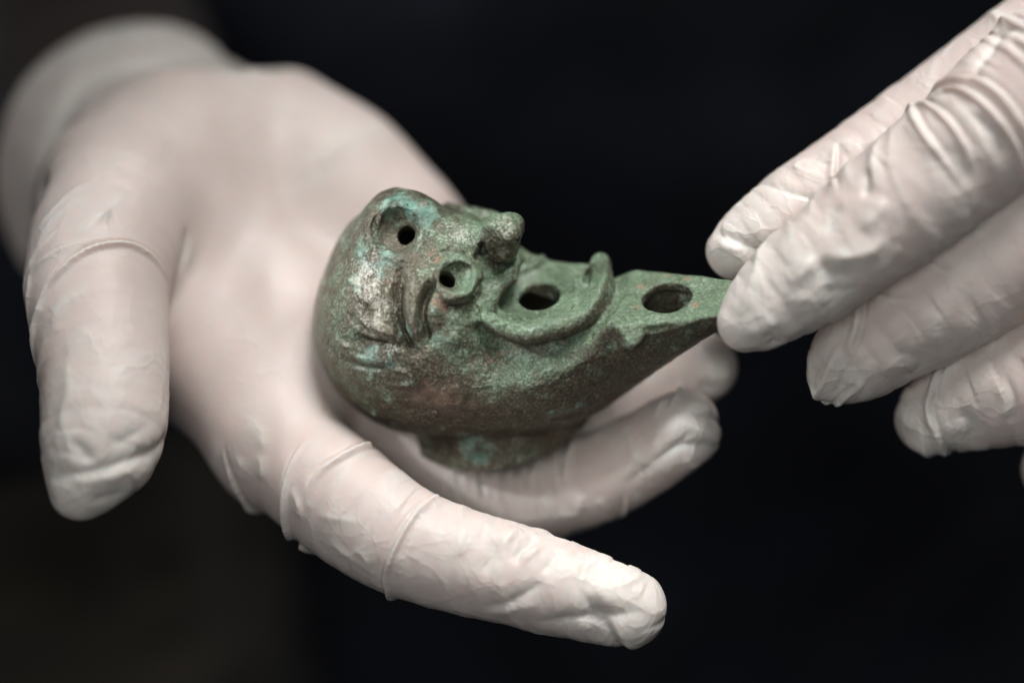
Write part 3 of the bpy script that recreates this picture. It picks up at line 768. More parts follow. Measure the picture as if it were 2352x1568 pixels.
# width, height, kind, goes on round the far side at each end, curve on the glove
OPEN_HAND_FOLDS = [
    (9, 14, 'band', (1, 0), [-1087,44,38,-1076,71,47,-1067,97,48,-1056,121,48,-1042,142,49,-1027,161,49,-1009,178,47,-989,193,41,-968,207,34,-946,217,26,-923,222,17,-901,225,5,-880,223,-7,-861,216,-20,-843,205,-33,-828,190,-49,-815,171,-67,-805,148,-94,-803,126,-181]),
    (8, 8, 'ridge', (1, 0), [-1112,122,-14,-1111,136,-19,-1110,151,-23,-1102,165,-16,-1085,180,-2,-1063,195,10,-1038,207,18,-1010,218,23,-980,226,23,-952,231,19,-929,231,13,-908,228,7,-888,225,-2]),
    (8, 8, 'fold', (0, 0), [-1291,305,-830,-1147,287,-176,-1138,301,-189,-1118,312,-143,-1106,323,-133,-1095,334,-130,-1086,346,-131]),
    (8, 9, 'fold', (1, 0), [-1123,156,-45,-1114,173,-35,-1107,190,-31,-1094,209,-25,-1073,233,-19,-1047,259,-22,-1023,286,-28]),
    (9, 8, 'fold', (0, 0), [-996,236,16,-984,249,8,-974,263,-3,-962,276,-13,-950,288,-22,-937,300,-33,-925,311,-47]),
    (8, -12, 'ridge', (0, 0), [-778,279,-178,-776,266,-181,-774,253,-187,-774,235,-190,-780,209,-192,-786,177,-186,-794,146,-190]),
    (8, 6, 'ridge', (0, 0), [-770,260,-196,-769,246,-201,-769,231,-208,-770,216,-211,-774,198,-209,-780,180,-204,-786,161,-199]),
    (9, 6, 'fold', (0, 0), [-1049,25,87,-1039,47,88,-1029,69,86,-1016,87,86,-996,98,89,-972,107,90,-950,115,86]),
    (10, 6, 'fold', (0, 0), [-1000,-40,147,-990,-26,146,-980,-11,143,-969,2,140,-956,12,137,-942,21,134,-928,30,129]),
    (11, 6, 'fold', (0, 0), [-1000,-40,147,-994,-58,158,-989,-74,169,-985,-91,179,-984,-108,187,-985,-125,194,-985,-142,201]),
    (14, 8, 'ridge', (0, 0), [-976,-229,228,-983,-208,222,-990,-188,214,-994,-169,206,-992,-153,201,-985,-138,199,-977,-123,197,-966,-109,194,-954,-96,192,-942,-82,187]),
    (14, -12, 'ridge', (0, 0), [-976,-215,226,-960,-228,233,-945,-240,237,-933,-251,237,-926,-259,237,-923,-264,236,-919,-270,235]),
    (16, -12, 'ridge', (1, 1), [-976,-293,224,-953,-290,230,-929,-288,232,-906,-284,230,-882,-277,223,-858,-269,213,-838,-262,199,-825,-258,185,-816,-254,173,-807,-250,157]),
    (14, 8, 'ridge', (0, 0), [-982,-312,219,-954,-309,226,-926,-307,226,-899,-303,222,-870,-294,212,-842,-283,194,-815,-273,164]),
    (14, -7, 'ridge', (0, 0), [-910,-242,237,-891,-233,233,-872,-225,225,-854,-215,214,-835,-204,200,-816,-192,179,-799,-181,147]),
    (16, -8, 'ridge', (0, 0), [-947,-354,206,-929,-352,205,-911,-349,199,-895,-346,191,-880,-341,184,-865,-335,177,-852,-329,168]),
    (34, -30, 'ridge', (1, 1), [-1142,360,-267,-1161,401,-374,-1221,459,-692,-1214,495,-690,-1203,529,-689,-1190,562,-690,-1175,594,-696,-1161,625,-709,-1145,655,-724,-1123,679,-735,-1092,697,-738,-1055,711,-738,-1016,721,-741,-973,727,-748,-929,731,-764,-887,737,-798,-848,746,-857,-810,758,-937,-773,764,-993,-695,718,-635,-667,714,-659,-636,708,-667]),
    (30, 14, 'ridge', (0, 0), [-1327,553,-843,-1324,593,-857,-1322,634,-879,-1315,669,-897,-1298,695,-901,-1274,715,-898,-1244,733,-891,-1207,753,-886,-1165,772,-883,-1122,788,-885,-1080,800,-888,-1038,808,-896,-996,815,-912,-956,822,-938,-918,829,-980,-877,827,-991,-838,820,-1006,-798,806,-999,-763,796,-1028]),
    (9, 15, 'band', (1, 0), [-1305,259,-883,-1300,285,-856,-1296,310,-833,-1288,334,-808,-1275,358,-780,-1258,380,-750,-1235,401,-704,-1138,397,-295,-1108,414,-237,-1086,433,-225,-1067,452,-229,-1049,470,-239,-1032,485,-250,-1018,493,-254,-1004,497,-253,-991,502,-255]),
    (9, 8, 'fold', (0, 0), [-1126,236,-92,-1108,254,-73,-1093,272,-67,-1077,291,-66,-1059,312,-73,-1039,334,-78,-1019,353,-85,-998,368,-93,-976,379,-100,-954,391,-108]),
    (9, 7, 'fold', (0, 0), [-1106,193,-30,-1098,214,-33,-1092,236,-43,-1081,258,-45,-1062,281,-45,-1039,305,-51,-1019,323,-60,-999,331,-61,-981,333,-59,-962,335,-60]),
    (10, 6, 'fold', (0, 0), [-992,227,21,-974,249,9,-957,272,-10,-940,293,-27,-925,314,-49,-910,334,-69,-895,354,-94]),
    (18, 9, 'ridge', (0, 1), [-592,365,-406,-566,385,-438,-538,404,-443,-509,423,-441,-480,446,-443,-451,470,-453,-425,490,-467,-401,503,-483,-380,511,-500,-359,521,-525]),
    (16, -6, 'ridge', (0, 0), [-598,346,-381,-572,366,-427,-541,383,-441,-509,401,-438,-475,421,-437,-441,442,-443,-407,463,-459]),
    (22, 6, 'ridge', (0, 0), [-765,643,-480,-736,651,-513,-707,659,-541,-677,664,-556,-648,667,-564,-620,669,-571,-592,672,-581]),
    (9, 18, 'band', (1, 0), [-504,-476,-57,-514,-456,-76,-518,-432,-35,-522,-409,-15,-523,-388,-2,-522,-367,7,-520,-345,12,-516,-323,14,-511,-301,13,-503,-278,9,-493,-256,3,-480,-234,-9,-468,-213,-27]),
    (10, 16, 'band', (0, 0), [-461,-390,49,-464,-380,49,-467,-370,48,-466,-357,47,-461,-341,48,-453,-322,47,-443,-305,45,-430,-291,41,-414,-279,36,-396,-268,28,-376,-257,14,-354,-247,-9,-334,-242,-45,-327,-251,-272,-306,-254,-261,-286,-256,-252]),
    (12, 10, 'ridge', (0, 1), [-271,-256,-246,-265,-251,-245,-260,-245,-244,-256,-241,-243,-252,-237,-243,-250,-234,-243,-248,-231,-244]),
    (9, 13, 'band', (1, 1), [-282,-579,22,-284,-563,54,-287,-549,69,-288,-535,82,-285,-519,93,-280,-503,102,-273,-485,109,-263,-463,113,-252,-440,113,-240,-419,108,-229,-402,99,-217,-387,88,-204,-375,73,-189,-365,53,-174,-358,25,-165,-364,-215]),
    (7, 6, 'ridge', (0, 1), [-240,-428,111,-226,-413,105,-213,-397,94,-199,-383,80,-183,-373,63,-166,-365,38,-154,-372,-212]),
    (9, 17, 'band', (0, 1), [-675,-230,-110,-672,-246,-107,-669,-263,-106,-665,-279,-107,-660,-297,-110,-654,-316,-115,-648,-334,-123,-640,-351,-134,-632,-369,-155,-625,-387,-187]),
    (12, 6, 'fold', (0, 0), [-619,-166,-90,-614,-178,-82,-608,-190,-75,-603,-200,-69,-596,-206,-64,-588,-211,-59,-582,-218,-54,-577,-232,-47,-573,-249,-40,-570,-266,-33]),
    (7, 6, 'fold', (0, 0), [-502,-368,23,-494,-381,27,-486,-393,30,-482,-396,33,-483,-386,34,-487,-367,34,-492,-349,31]),
    (7, 6, 'fold', (0, 0), [-507,-330,21,-501,-343,25,-496,-356,28,-492,-368,31,-489,-378,31,-487,-387,31,-485,-397,30]),
    (8, 4, 'fold', (0, 0), [-452,-395,54,-436,-396,63,-421,-398,71,-402,-400,79,-378,-403,87,-352,-407,96,-325,-410,100]),
    (9, 5, 'fold', (0, 0), [-423,-442,60,-410,-455,62,-398,-468,64,-384,-479,67,-368,-489,71,-352,-497,75,-336,-507,79,-323,-519,77,-311,-532,72,-299,-546,65]),
    (8, 5, 'fold', (0, 0), [-364,-464,85,-354,-471,86,-344,-479,88,-335,-487,89,-328,-496,88,-323,-506,86,-317,-516,82]),
    (12, 5, 'fold', (0, 0), [-717,-304,-210,-713,-295,-213,-702,-283,-164,-694,-271,-141,-686,-257,-124,-678,-241,-112,-670,-225,-105]),
    (10, 5, 'fold', (0, 0), [-630,-328,-97,-632,-315,-91,-634,-303,-87,-633,-293,-82,-629,-283,-77,-623,-275,-70,-617,-267,-65]),
    (10, 5, 'fold', (0, 0), [-586,-325,-46,-583,-313,-41,-580,-302,-38,-580,-290,-37,-582,-279,-40,-587,-268,-45,-591,-257,-49]),
    (11, 7, 'fold', (0, 0), [-120,-493,124,-118,-479,123,-116,-465,119,-113,-452,114,-109,-438,106,-104,-425,96,-99,-412,82]),
    (13, -11, 'ridge', (0, 0), [-66,-530,126,-57,-511,126,-49,-492,123,-42,-475,117,-39,-460,110,-39,-447,101,-38,-435,90]),
    (14, 10, 'ridge', (0, 0), [-33,-484,120,-27,-472,114,-22,-459,107,-14,-448,97,-3,-439,85,10,-431,69,24,-424,43]),
    (10, -9, 'ridge', (0, 0), [-14,-498,123,1,-485,118,15,-473,110,28,-462,99,39,-453,88,48,-445,74,57,-438,54]),
    (12, 9, 'fold', (0, 0), [19,-512,125,23,-501,122,26,-490,118,33,-480,111,44,-471,103,57,-463,93,71,-455,78]),
    (12, -8, 'ridge', (0, 0), [61,-530,128,70,-518,124,80,-505,119,89,-494,111,99,-485,102,109,-477,92,118,-469,78]),
    (11, -8, 'ridge', (0, 0), [-80,-600,91,-62,-599,97,-43,-598,102,-24,-593,109,-1,-584,117,22,-571,125,42,-558,128,57,-546,130,68,-533,128,80,-521,125]),
    (10, 7, 'fold', (0, 0), [-66,-621,68,-42,-615,86,-19,-609,98,5,-603,108,27,-597,115,49,-592,121,70,-587,126]),
    (15, -14, 'ridge', (0, 1), [33,-639,80,58,-635,93,83,-632,103,108,-628,112,136,-625,118,164,-622,124,192,-619,128]),
    (13, -13, 'ridge', (1, 1), [192,-614,129,200,-626,127,208,-637,123,216,-649,117,224,-661,110,231,-673,99,239,-686,82]),
    (12, 9, 'ridge', (0, 1), [211,-600,133,217,-613,131,223,-626,128,230,-638,124,238,-652,117,246,-665,108,255,-680,93]),
    (15, 8, 'ridge', (0, 0), [188,-536,120,194,-548,125,201,-560,128,206,-572,131,209,-583,132,210,-594,133,211,-605,132]),
    (14, -6, 'ridge', (0, 0), [151,-500,102,159,-512,110,167,-524,116,174,-536,122,177,-548,126,177,-560,130,178,-572,132]),
    (14, 6, 'ridge', (0, 1), [197,-531,116,218,-530,110,239,-528,103,260,-529,93,281,-532,83,302,-537,66,324,-544,36]),
    (12, -6, 'ridge', (0, 1), [277,-649,118,286,-649,116,296,-649,113,306,-647,109,317,-644,103,329,-640,94,341,-637,78]),
    (9, 7, 'fold', (0, 0), [-14,-423,65,-4,-418,50,5,-414,25,15,-428,-198,23,-429,-199,30,-432,-201,37,-436,-203]),
    (16, -6, 'ridge', (0, 0), [137,-474,75,159,-488,87,180,-502,95,203,-514,101,227,-522,100,253,-528,95,279,-534,88]),
    (12, 5, 'ridge', (0, 0), [43,-650,65,51,-663,32,59,-671,35,72,-677,38,91,-681,34,115,-681,39,138,-682,40]),
    (6.21731, 7.67941, 'fold', (1, 0), [-137,-296,-222,-139,-305,-218,-140,-314,-215,-141,-324,-212,-141,-335,-210,-140,-347,-208,-138,-359,-207,-134,-369,-206,-130,-380,-206,-121,-375,15]),
    (6.25784, 7.09086, 'ridge', (1, 0), [-108,-296,-227,-110,-305,-221,-113,-314,-216,-114,-324,-212,-111,-336,-208,-107,-348,-204,-103,-358,-202,-101,-366,-200,-100,-372,-199,-98,-379,-198]),
    (6.37141, 6.11619, 'fold', (1, 0), [-86,-296,-233,-87,-305,-226,-89,-315,-219,-89,-324,-214,-87,-335,-209,-85,-347,-204,-83,-358,-200,-80,-370,-198,-77,-382,-196,-74,-394,-195]),
    (6.14877, 6.10541, 'fold', (1, 0), [-61,-297,-246,-63,-306,-235,-65,-315,-226,-66,-325,-218,-66,-336,-211,-66,-347,-205,-64,-358,-201,-60,-368,-198,-56,-378,-196,-51,-387,-194]),
    (6.35338, 6.54241, 'fold', (1, 0), [-31,-298,-270,-34,-307,-248,-37,-315,-234,-39,-325,-223,-38,-336,-214,-37,-348,-207,-34,-358,-202,-31,-366,-199,-28,-371,-197,-24,-377,-196]),
    (7.11719, 7.73872, 'ridge', (1, 0), [-1,-299,-282,-2,-307,-255,-4,-316,-240,-4,-325,-228,-2,-336,-217,0,-347,-209,3,-359,-203,6,-369,-199,8,-379,-196,11,-389,-195]),
    (7.59516, 8.88614, 'fold', (1, 0), [32,-298,-255,30,-306,-243,27,-315,-233,26,-325,-224,27,-336,-216,30,-348,-208,33,-359,-203,36,-368,-200,38,-377,-198,41,-385,-197]),
    (8.38314, 8.49497, 'ridge', (1, 0), [60,-297,-241,57,-306,-233,55,-315,-226,53,-325,-219,54,-336,-212,57,-348,-207,59,-359,-203,62,-367,-201,65,-374,-200,68,-381,-200]),
    (6, -13, 'ridge', (1, 0), [-75,-300,-234,-74,-311,-225,-74,-322,-218,-72,-334,-211,-69,-350,-203,-66,-368,-198,-62,-383,-195,-59,-392,-194,-55,-397,-194,-52,-403,-194]),
    (7, 12, 'ridge', (1, 0), [111,-262,-259,108,-274,-240,106,-286,-228,105,-300,-217,105,-317,-207,107,-336,-201,109,-353,-198,113,-366,-198,117,-377,-198,122,-388,-200]),
    (6, -14, 'ridge', (1, 0), [123,-256,-256,121,-270,-234,118,-285,-220,117,-299,-211,117,-314,-204,118,-328,-199,119,-343,-196]),
    (7, 11, 'ridge', (1, 0), [151,-241,-253,144,-255,-232,137,-269,-220,132,-284,-210,129,-303,-202,127,-324,-196,127,-343,-194,128,-358,-193,131,-370,-194,134,-383,-197]),
    (8, 8, 'fold', (0, 0), [159,-357,-184,161,-366,-185,163,-374,-188,164,-383,-191,164,-391,-195,163,-400,-200,162,-409,-206]),
    (9, 5, 'fold', (0, 0), [75,-344,-206,78,-357,-202,80,-371,-201,85,-383,-201,90,-394,-202,98,-404,-205,105,-414,-209]),
    (12, 4, 'ridge', (0, 0), [-35,-408,-192,-11,-413,-193,13,-420,-196,40,-423,-200,72,-422,-206,107,-418,-211,140,-414,-211,166,-410,-207,190,-407,-204,214,-403,-201]),
    (11, 12, 'fold', (0, 1), [344,-178,-96,352,-171,-93,360,-164,-91,367,-155,-93,375,-144,-98,383,-132,-110,389,-122,-126,394,-117,-141,396,-114,-162,402,-112,-226]),
    (13, 12, 'ridge', (0, 1), [381,-158,-85,382,-166,-80,382,-174,-76,386,-181,-73,394,-187,-70,405,-192,-68,417,-198,-68,429,-203,-70,441,-209,-74,452,-215,-80,462,-221,-88,471,-227,-98,481,-234,-113]),
    (11, -17, 'ridge', (0, 1), [401,-147,-89,402,-152,-85,403,-156,-82,406,-161,-79,413,-165,-77,423,-169,-77,435,-172,-79,449,-174,-85,466,-176,-97,484,-178,-120]),
    (14, 6, 'ridge', (0, 0), [396,-138,-98,407,-141,-95,418,-143,-94,430,-147,-93,445,-153,-95,461,-162,-101,478,-170,-115]),
    (15, -16, 'ridge', (0, 1), [339,-273,-102,344,-271,-99,349,-268,-97,356,-264,-93,365,-260,-89,376,-254,-84,386,-250,-80,396,-247,-77,405,-245,-75,417,-244,-75,436,-243,-80,458,-244,-93,482,-246,-124]),
    (13, -8, 'ridge', (1, 1), [342,-276,-102,346,-273,-100,349,-270,-98,353,-267,-95]),
    (9, 8, 'fold', (0, 0), [401,-261,-85,407,-268,-90,414,-276,-98,420,-282,-107,426,-287,-117,431,-291,-128,437,-296,-149]),
    (9, 9, 'fold', (1, 0), [272,-389,-194,272,-380,-182,272,-371,-172,273,-364,-165,275,-359,-161,277,-355,-158,278,-351,-155]),
    (9, 8, 'ridge', (0, 0), [355,-133,-132,354,-139,-123,354,-144,-115,351,-150,-110,345,-159,-108,336,-169,-109,328,-179,-110]),
    (14, 4, 'ridge', (0, 0), [266,-333,-145,271,-316,-136,277,-298,-129,283,-280,-122,290,-261,-117,297,-242,-113,305,-222,-111]),
    (8, 6, 'fold', (0, 0), [198,-367,-176,206,-376,-179,215,-384,-184,222,-391,-190,227,-397,-195,230,-400,-200,234,-404,-205]),
    (14, -9, 'ridge', (0, 0), [440,-100,-215,447,-104,-216,455,-108,-218,463,-112,-221,472,-115,-225,480,-118,-229,488,-121,-236]),
    (12, 8, 'ridge', (0, 0), [444,-133,-118,451,-130,-135,465,-128,-235,470,-124,-232,474,-120,-229,478,-116,-227,481,-112,-225]),
    (20, 6, 'ridge', (0, 0), [457,-94,-211,465,-91,-210,473,-88,-210,483,-86,-211,497,-83,-216,513,-80,-226,530,-77,-245]),
]

# width, height, kind, goes on round the far side at each end, curve on the glove
PINCHING_HAND_FOLDS = [
    (11, 15, 'fold', (1, 0), [905,529,155,909,531,162,913,533,168,919,528,189,930,515,220,946,496,245,961,475,262,974,452,273,987,427,278,998,403,278,1006,381,275,1012,361,268,1019,341,259]),
    (12, 12, 'fold', (1, 0), [891,496,198,894,484,214,897,474,226,902,460,239,911,444,252,923,424,263,937,403,271,953,379,274,972,353,270,993,327,259]),
    (12, 17, 'fold', (1, 1), [942,559,172,952,560,191,963,561,205,974,560,220,986,554,235,999,546,250,1012,535,263,1026,521,274,1042,504,282,1056,487,287,1070,471,288,1083,453,286,1094,437,281,1104,421,274,1112,405,265,1120,390,253]),
    (11, 14, 'fold', (1, 1), [979,583,197,991,582,214,1003,582,227,1016,578,242,1031,568,258,1047,554,272,1063,539,282,1076,523,288,1088,505,291,1101,487,290]),
    (11, -13, 'ridge', (0, 0), [992,510,264,1005,498,273,1019,486,279,1031,473,283,1043,460,285,1054,445,285,1063,431,282,1069,417,278,1073,403,273,1077,389,267]),
    (10, -12, 'ridge', (1, 0), [930,537,193,938,527,215,947,518,232,956,509,244,962,498,254,966,486,261,971,475,267]),
    (10, -15, 'ridge', (1, 0), [946,558,183,953,557,196,959,556,207,966,554,217,973,551,227,980,547,236,987,543,244]),
    (14, -22, 'ridge', (1, 1), [1049,645,207,1060,659,200,1071,674,193,1082,685,186,1092,691,190,1101,694,198,1109,694,208,1115,691,218,1120,686,229,1126,682,237]),
    (14, 14, 'ridge', (1, 1), [1139,746,-96,1106,717,124,1107,710,170,1113,706,191,1118,701,208,1124,694,223,1130,688,234]),
    (12, 12, 'ridge', (0, 1), [1106,677,226,1108,670,236,1111,663,245,1115,657,252,1118,652,257,1122,648,262,1126,644,266]),
    (12, 9, 'ridge', (0, 0), [985,519,256,997,512,265,1009,505,272,1021,497,278,1031,487,282,1040,475,285,1048,462,286,1055,445,285,1062,427,281,1070,409,276]),
    (12, 8, 'ridge', (0, 0), [958,527,233,969,515,249,981,504,261,994,489,271,1008,467,279,1024,441,283,1037,417,281,1047,397,275,1054,379,268,1062,361,257]),
    (13, -9, 'ridge', (0, 0), [946,438,267,958,420,273,970,403,276,981,386,276,990,369,273,999,352,267,1007,335,259]),
    (13, -8, 'ridge', (0, 0), [910,427,258,923,406,267,937,385,272,951,366,272,962,349,270,973,334,265,985,318,257]),
    (11, 11, 'fold', (1, 0), [737,377,-15,718,358,145,718,348,165,718,338,179,718,327,192,718,315,202,719,304,210]),
    (10, 8, 'fold', (1, 0), [747,380,158,746,370,176,747,360,189,747,351,198,746,341,205,744,331,210,742,321,215]),
    (10, -13, 'ridge', (0, 0), [784,385,202,784,373,212,784,361,220,783,349,227,780,336,231,775,322,234,770,308,236]),
    (12, 11, 'ridge', (1, 0), [796,381,216,796,371,222,795,360,228,794,349,233,792,336,237,789,322,240,786,308,243]),
    (8, -7, 'ridge', (1, 1), [584,367,-71,595,361,-46,607,356,-32,621,350,-22,636,345,-13,653,339,-7,670,334,-5]),
    (7, 7, 'fold', (0, 0), [654,397,-47,664,393,-37,674,388,-30,679,387,-27,674,389,-30,663,394,-39,657,400,-48,660,407,-55,667,414,-59,674,420,-62,678,424,-64,683,427,-65,687,431,-67]),
    (8, -5, 'ridge', (0, 0), [686,429,-64,697,424,-51,708,419,-42,719,414,-34,729,410,-29,740,406,-24,750,401,-21]),
    (9, 5, 'fold', (0, 0), [711,444,-67,726,448,-59,742,451,-55,758,455,-52,772,460,-48,785,465,-47,799,470,-48]),
    (12, -12, 'ridge', (1, 1), [459,263,-94,478,250,-40,500,239,-20,518,230,-12,529,225,-10,536,222,-10,543,219,-9]),
    (12, 9, 'ridge', (0, 0), [470,239,-44,480,230,-30,491,222,-21,503,216,-16,517,212,-12,532,210,-11,546,208,-11]),
    (7, 5, 'fold', (0, 0), [502,298,-77,513,307,-73,524,316,-67,537,327,-67,553,340,-64,571,356,-67,589,371,-73]),
    (18, 10, 'ridge', (1, 0), [560,203,131,554,184,152,549,165,161,542,146,172,536,127,176,529,109,177,521,90,177,512,70,173,504,48,166,495,27,159]),
    (18, 12, 'ridge', (0, 0), [662,200,219,658,186,220,655,172,220,648,158,220,637,145,216,622,131,212,608,117,210]),
    (17, -16, 'ridge', (0, 0), [668,186,223,679,173,226,689,161,227,703,151,226,720,145,225,739,141,222,759,138,216]),
    (20, 14, 'ridge', (0, 0), [675,207,224,692,198,230,710,189,233,729,185,235,752,189,237,776,196,239,797,206,241,813,216,243,825,228,246,837,240,249]),
    (18, 10, 'ridge', (0, 0), [756,240,243,769,251,245,783,262,247,796,274,250,806,289,251,814,306,252,823,322,252]),
    (16, -8, 'ridge', (0, 0), [676,117,217,696,114,214,715,110,209,733,110,205,748,115,205,761,123,207,774,131,207]),
    (20, 9, 'ridge', (0, 0), [595,89,203,613,92,206,631,95,209,650,96,208,668,93,206,687,88,202,707,83,193]),
    (16, -8, 'ridge', (0, 0), [556,20,173,568,13,167,580,6,159,587,-1,148,584,-6,139,576,-10,133,568,-15,125]),
    (20, 8, 'ridge', (0, 0), [488,20,152,508,22,163,529,23,169,549,27,176,569,37,184,589,49,190,609,62,196]),
    (15, -8, 'ridge', (0, 0), [732,311,215,722,297,216,712,283,217,704,269,218,698,255,220,693,241,223,689,227,224]),
    (13, 6, 'fold', (0, 0), [616,259,135,617,243,165,619,227,182,623,215,194,631,208,202,640,204,208,649,200,214]),
    (12, 9, 'fold', (0, 0), [908,194,197,926,183,159,947,172,104,958,161,112,970,155,118,984,151,122,997,147,126]),
    (14, 9, 'fold', (0, 0), [800,111,172,833,105,67,847,96,79,863,91,88,878,91,96,893,95,102,909,98,106]),
    (13, 13, 'fold', (1, 0), [791,78,47,787,61,56,784,44,62,781,28,64,776,13,63,769,-2,63,763,-15,62,760,-27,59,757,-39,57,754,-51,55]),
    (10, 13, 'ridge', (0, 0), [747,-1,50,739,-22,48,732,-44,43,724,-65,34,717,-86,20,709,-106,4,707,-124,-26,709,-136,-44,713,-145,-43,716,-153,-43]),
    (9, -11, 'ridge', (0, 0), [754,-1,55,756,-7,57,759,-12,59,760,-22,60,760,-39,58,758,-59,55,755,-79,47,749,-99,33,741,-118,14,735,-138,-18]),
    (10, 12, 'fold', (1, 0), [723,-168,-41,738,-155,-41,751,-142,-24,761,-130,4,772,-120,21,783,-111,32,791,-101,41,795,-89,49,795,-77,56,795,-65,62]),
    (12, 8, 'ridge', (0, 0), [688,-23,-52,687,-47,-18,690,-71,-11,694,-95,-9,703,-117,-19,714,-139,-42,724,-161,-49]),
    (22, -10, 'ridge', (0, 0), [837,-51,70,847,-42,75,858,-34,78,871,-29,78,892,-30,78,915,-36,71,931,-44,60,933,-56,47,927,-70,30,917,-80,18,898,-80,33,875,-76,49,853,-72,56]),
    (16, 8, 'fold', (0, 0), [936,91,112,945,75,112,953,59,110,959,42,105,958,21,98,954,0,87,951,-22,71]),
    (15, 8, 'fold', (0, 0), [999,77,117,1014,58,110,1029,39,97,1041,21,79,1046,2,57,1049,-18,21,1055,-37,-28]),
    (15, 8, 'fold', (0, 1), [1040,91,121,1055,74,113,1070,58,100,1083,42,83,1092,27,62,1099,13,31,1110,-1,-17]),
    (15, 8, 'fold', (1, 0), [943,215,195,961,205,154,979,195,111,985,182,117,985,167,120,981,150,121,977,133,122]),
    (16, 7, 'fold', (1, 0), [994,269,220,1015,257,186,1043,247,120,1053,231,129,1057,213,134,1058,194,136,1058,175,137]),
    (10, 10, 'ridge', (0, 1), [935,-175,-51,940,-189,-49,945,-204,-49,950,-219,-53,957,-236,-63,965,-254,-84,976,-273,-118]),
    (12, 12, 'fold', (1, 1), [970,-117,-38,966,-131,-35,962,-145,-35,962,-160,-34,966,-179,-33,975,-199,-35,985,-218,-42,994,-236,-56,1006,-254,-82,1020,-273,-118]),
    (14, 10, 'ridge', (1, 0), [998,-81,-38,988,-100,-33,978,-119,-32,968,-138,-32]),
    (14, -10, 'ridge', (0, 0), [1003,-189,-23,1017,-182,-16,1032,-175,-11,1043,-174,-7,1052,-182,-8,1058,-196,-14,1061,-210,-24,1059,-223,-37,1053,-236,-53,1049,-249,-75]),
    (18, 9, 'fold', (0, 0), [1104,-73,17,1113,-94,24,1123,-116,27,1130,-137,26,1132,-157,20,1130,-176,12,1129,-195,0]),
    (11, 8, 'fold', (0, 0), [909,-140,-114,910,-155,-87,913,-170,-75,916,-183,-68,921,-194,-64,925,-203,-62,930,-212,-62]),
]

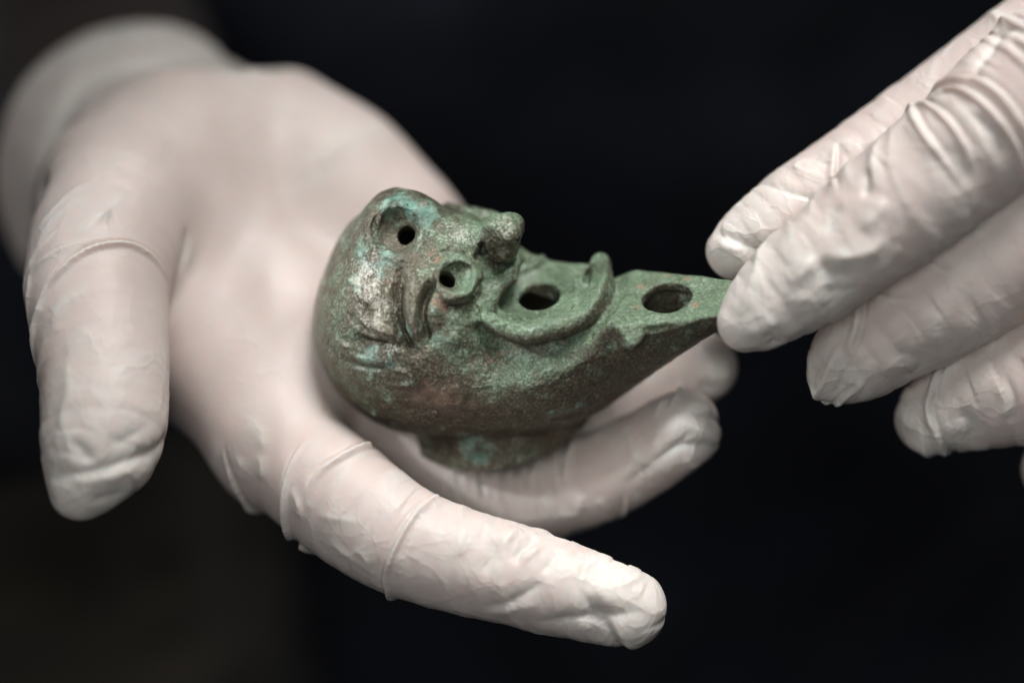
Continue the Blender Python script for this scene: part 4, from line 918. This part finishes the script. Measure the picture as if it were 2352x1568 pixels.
def build_person():
    root = empty('person', (0, 1500, -3500), label='person in dark clothes and white latex gloves holding the bronze lamp', category='person')
    # ---- the open hand under the lamp
    thumb = [(275, 500, -300, 205), (225, 640, -130, 172), (238, 850, 10, 150), (236, 1000, 95, 138), (208, 1075, 125, 104), (188, 1120, 135, 74)]
    index = [(640, 1020, -200, 140), (790, 1148, -70, 140), (945, 1250, -10, 127), (1210, 1328, 15, 114), (1390, 1382, 35, 98), (1445, 1402, 40, 86)]
    middle = [(820, 880, -420, 130), (1100, 1152, -300, 104), (1290, 1128, -305, 106), (1450, 1058, -235, 104), (1570, 985, -160, 93)]
    ring = [(940, 780, -560, 130), (1200, 980, -480, 100), (1450, 935, -365, 92), (1612, 842, -290, 86)]
    little = [(1010, 650, -680, 120), (1230, 800, -680, 90), (1380, 830, -620, 80), (1460, 800, -560, 72)]
    palm = [((420, 385, -600, 225), (300, 470, -420, 210)),
            ((420, 385, -600, 225), (620, 355, -700, 200)),
            ((620, 350, -690, 205), (760, 445, -650, 195)), ((760, 445, -650, 195), (900, 560, -620, 175)), ((900, 560, -620, 175), (1010, 650, -660, 140)),
            ((420, 400, -560, 200), (650, 760, -392, 165)), ((650, 760, -392, 165), (830, 890, -410, 140)),
            ((300, 470, -420, 210), (460, 820, -330, 140)), ((460, 820, -330, 145), (640, 1015, -225, 135)),
            ((640, 760, -430, 160), (640, 1015, -225, 140)), ((760, 445, -650, 180), (940, 780, -560, 140))]
    cuff = Seg(P(375, 400, -640), P(352, 408, -1000), 235, 420)
    def behind(p): return p[:, 2] + f32(1010)
    hand = Hand([thumb, index, middle, ring, little], palm, 115, 34, [('+', cuff, 34), ('-', behind, 50)])
    wraps = [(0, .45, .92, 4, 80, 150, 31, .3), (1, .60, 1.0, 6.5, 78, 130, 41, .4), (1, .18, .60, 4.0, 60, 150, 43, .3), (2, .30, .78, 4.5, 42, 150, 51, 0), (2, .8, 1.0, 5, 70, 110, 55, .3),
             (3, .6, 1.0, 4, 80, 130, 61, .2), (4, .4, 1.0, 4, 80, 130, 65, .2)]
    lo = np.array([-1500, -900, -1500.]); hi = np.array([700, 1100, 420.])
    loose = [(P(1470, 1410, 90), 170), (P(1600, 980, -20), 110), (P(200, 1120, 180), 160), (P(1640, 840, -240), 70), (P(320, 250, -900), 420)]
    finish_hand('glove', hand, lo, hi, 5.0, OPEN_HAND_FOLDS, wraps, root, 'white latex glove on the open palm-up hand under the lamp', loose,
                lambda c: cuff(c.astype(f32)) < 14)

    # ---- the hand that steadies the nozzle
    thumb = [(1700, 568, -90, 80), (1800, 505, -100, 102), (1930, 425, -130, 116), (2110, 330, -170, 146), (2352, 160, -190, 158), (2560, 40, -190, 190)]
    index = [(1712, 742, 105, 64), (1786, 684, 100, 103), (1965, 548, 110, 134), (2225, 338, 130, 152), (2420, 178, 130, 165), (2620, 80, 70, 180)]
    middle = [(1926, 856, -40, 72), (1985, 802, -40, 114), (2160, 672, -30, 152), (2400, 515, -10, 172), (2640, 370, 10, 190)]
    ring = [(2135, 962, -120, 82), (2200, 925, -120, 114), (2400, 850, -100, 160), (2660, 690, -70, 170)]
    little = [(2430, 1075, -190, 88), (2520, 1050, -170, 100), (2700, 900, -130, 140)]
    palm = [((2640, 80, 40, 190), (2680, 700, -90, 170)), ((2640, 380, 0, 220), (3000, 150, -150, 320)), ((3000, 150, -150, 320), (3260, -140, -520, 250))]
    hand2 = Hand([thumb, index, middle, ring, little], palm, 80, 20, None, 5.0)
    wraps = [(1, .0, .36, 6.5, 95, 140, 71, .4), (1, .36, .85, 6, 80, 190, 73, .25), (2, .0, .35, 6, 80, 130, 75, .4), (2, .35, .85, 6, 75, 170, 77, .2), (3, .0, .8, 7, 75, 150, 79, .3), (0, .0, .7, 3.5, 100, 170, 81, .3), (4, .0, .7, 6, 75, 140, 83, .3)]
    lo = np.array([400, -420, -800.]); hi = np.array([2560, 1320, 360.])
    loose = [(P(1700, 740, 150), 130), (P(1680, 560, -20), 110), (P(1910, 900, 40), 110), (P(2110, 990, -50), 120), (P(1850, 680, 180), 130)]
    finish_hand('glove', hand2, lo, hi, 5.0, PINCHING_HAND_FOLDS, wraps, root, 'white latex glove pinching the pointed tip of the lamp', loose)

    # ---- sleeve behind the cuff
    def grid_tube(a, b, ra, rb, nu=72, nv=40, amp=20, seed=1, squash=(1, 1)):
        a = np.array(a, float); b = np.array(b, float); ax = (b - a) / np.linalg.norm(b - a)
        e1 = np.cross(ax, (0, 0, 1.0)); e1 /= np.linalg.norm(e1); e2 = np.cross(ax, e1)
        V = []
        for j in range(nv + 1):
            t = j / nv
            for i in range(nu):
                f = i / nu * 2 * math.pi
                V.append(a + (b - a) * t + (ra + (rb - ra) * t) * (math.cos(f) * e1 * squash[0] + math.sin(f) * e2 * squash[1]))
        V = np.array(V); c = a + (b - a) * (np.repeat(np.arange(nv + 1), nu) / nv)[:, None]
        nn = V - c; nn /= np.linalg.norm(nn, axis=1, keepdims=True)
        V = V + nn * (amp * value_noise(V, 400, seed) + amp * .5 * value_noise(V * (1, 2.2, 1), 220, seed + 1))[:, None]
        Q = np.array([[j * nu + i, j * nu + (i + 1) % nu, (j + 1) * nu + (i + 1) % nu, (j + 1) * nu + i] for j in range(nv) for i in range(nu)])
        return V, Q
    V, Q = grid_tube(P(320, 380, -960), P(60, -260, -3300), 300, 480, amp=22, seed=5)
    mesh_object('sleeve', V, Q, SLEEVE, root, None, None, 'dark maroon sleeve behind the glove cuff')
    V, Q = grid_tube(P(3150, -20, -380), P(3500, -900, -2600), 300, 470, amp=22, seed=25)
    mesh_object('sleeve', V, Q, SLEEVE, root)
    # torso standing behind the hands, upright in the world
    up = ROT.T @ np.array((0, 0, 1.0)); back = ROT.T @ np.array((0, 1.0, 0))
    c = back * 4200
    V, Q = grid_tube(c - up * 6500, c + up * 3500, 2300, 2500, nu=160, nv=140, amp=110, seed=9, squash=(1.25, .75))
    mesh_object('shirt', V, Q, NAVY, root, None, None, 'black and navy clothing blurred behind the hands')
    V, Q = grid_tube(c - up * 6500 + np.array((-1750, 0, 0)) - back * 2000, c - up * 1500 + np.array((-1900, 0, 0)) - back * 2000, 1000, 1050, nu=90, nv=80, amp=80, seed=15)
    mesh_object('trouser_leg', V, Q, BROWN, root, None, None, 'dark brown cloth blurred at lower left')
    return root

build_lamp()
build_person()
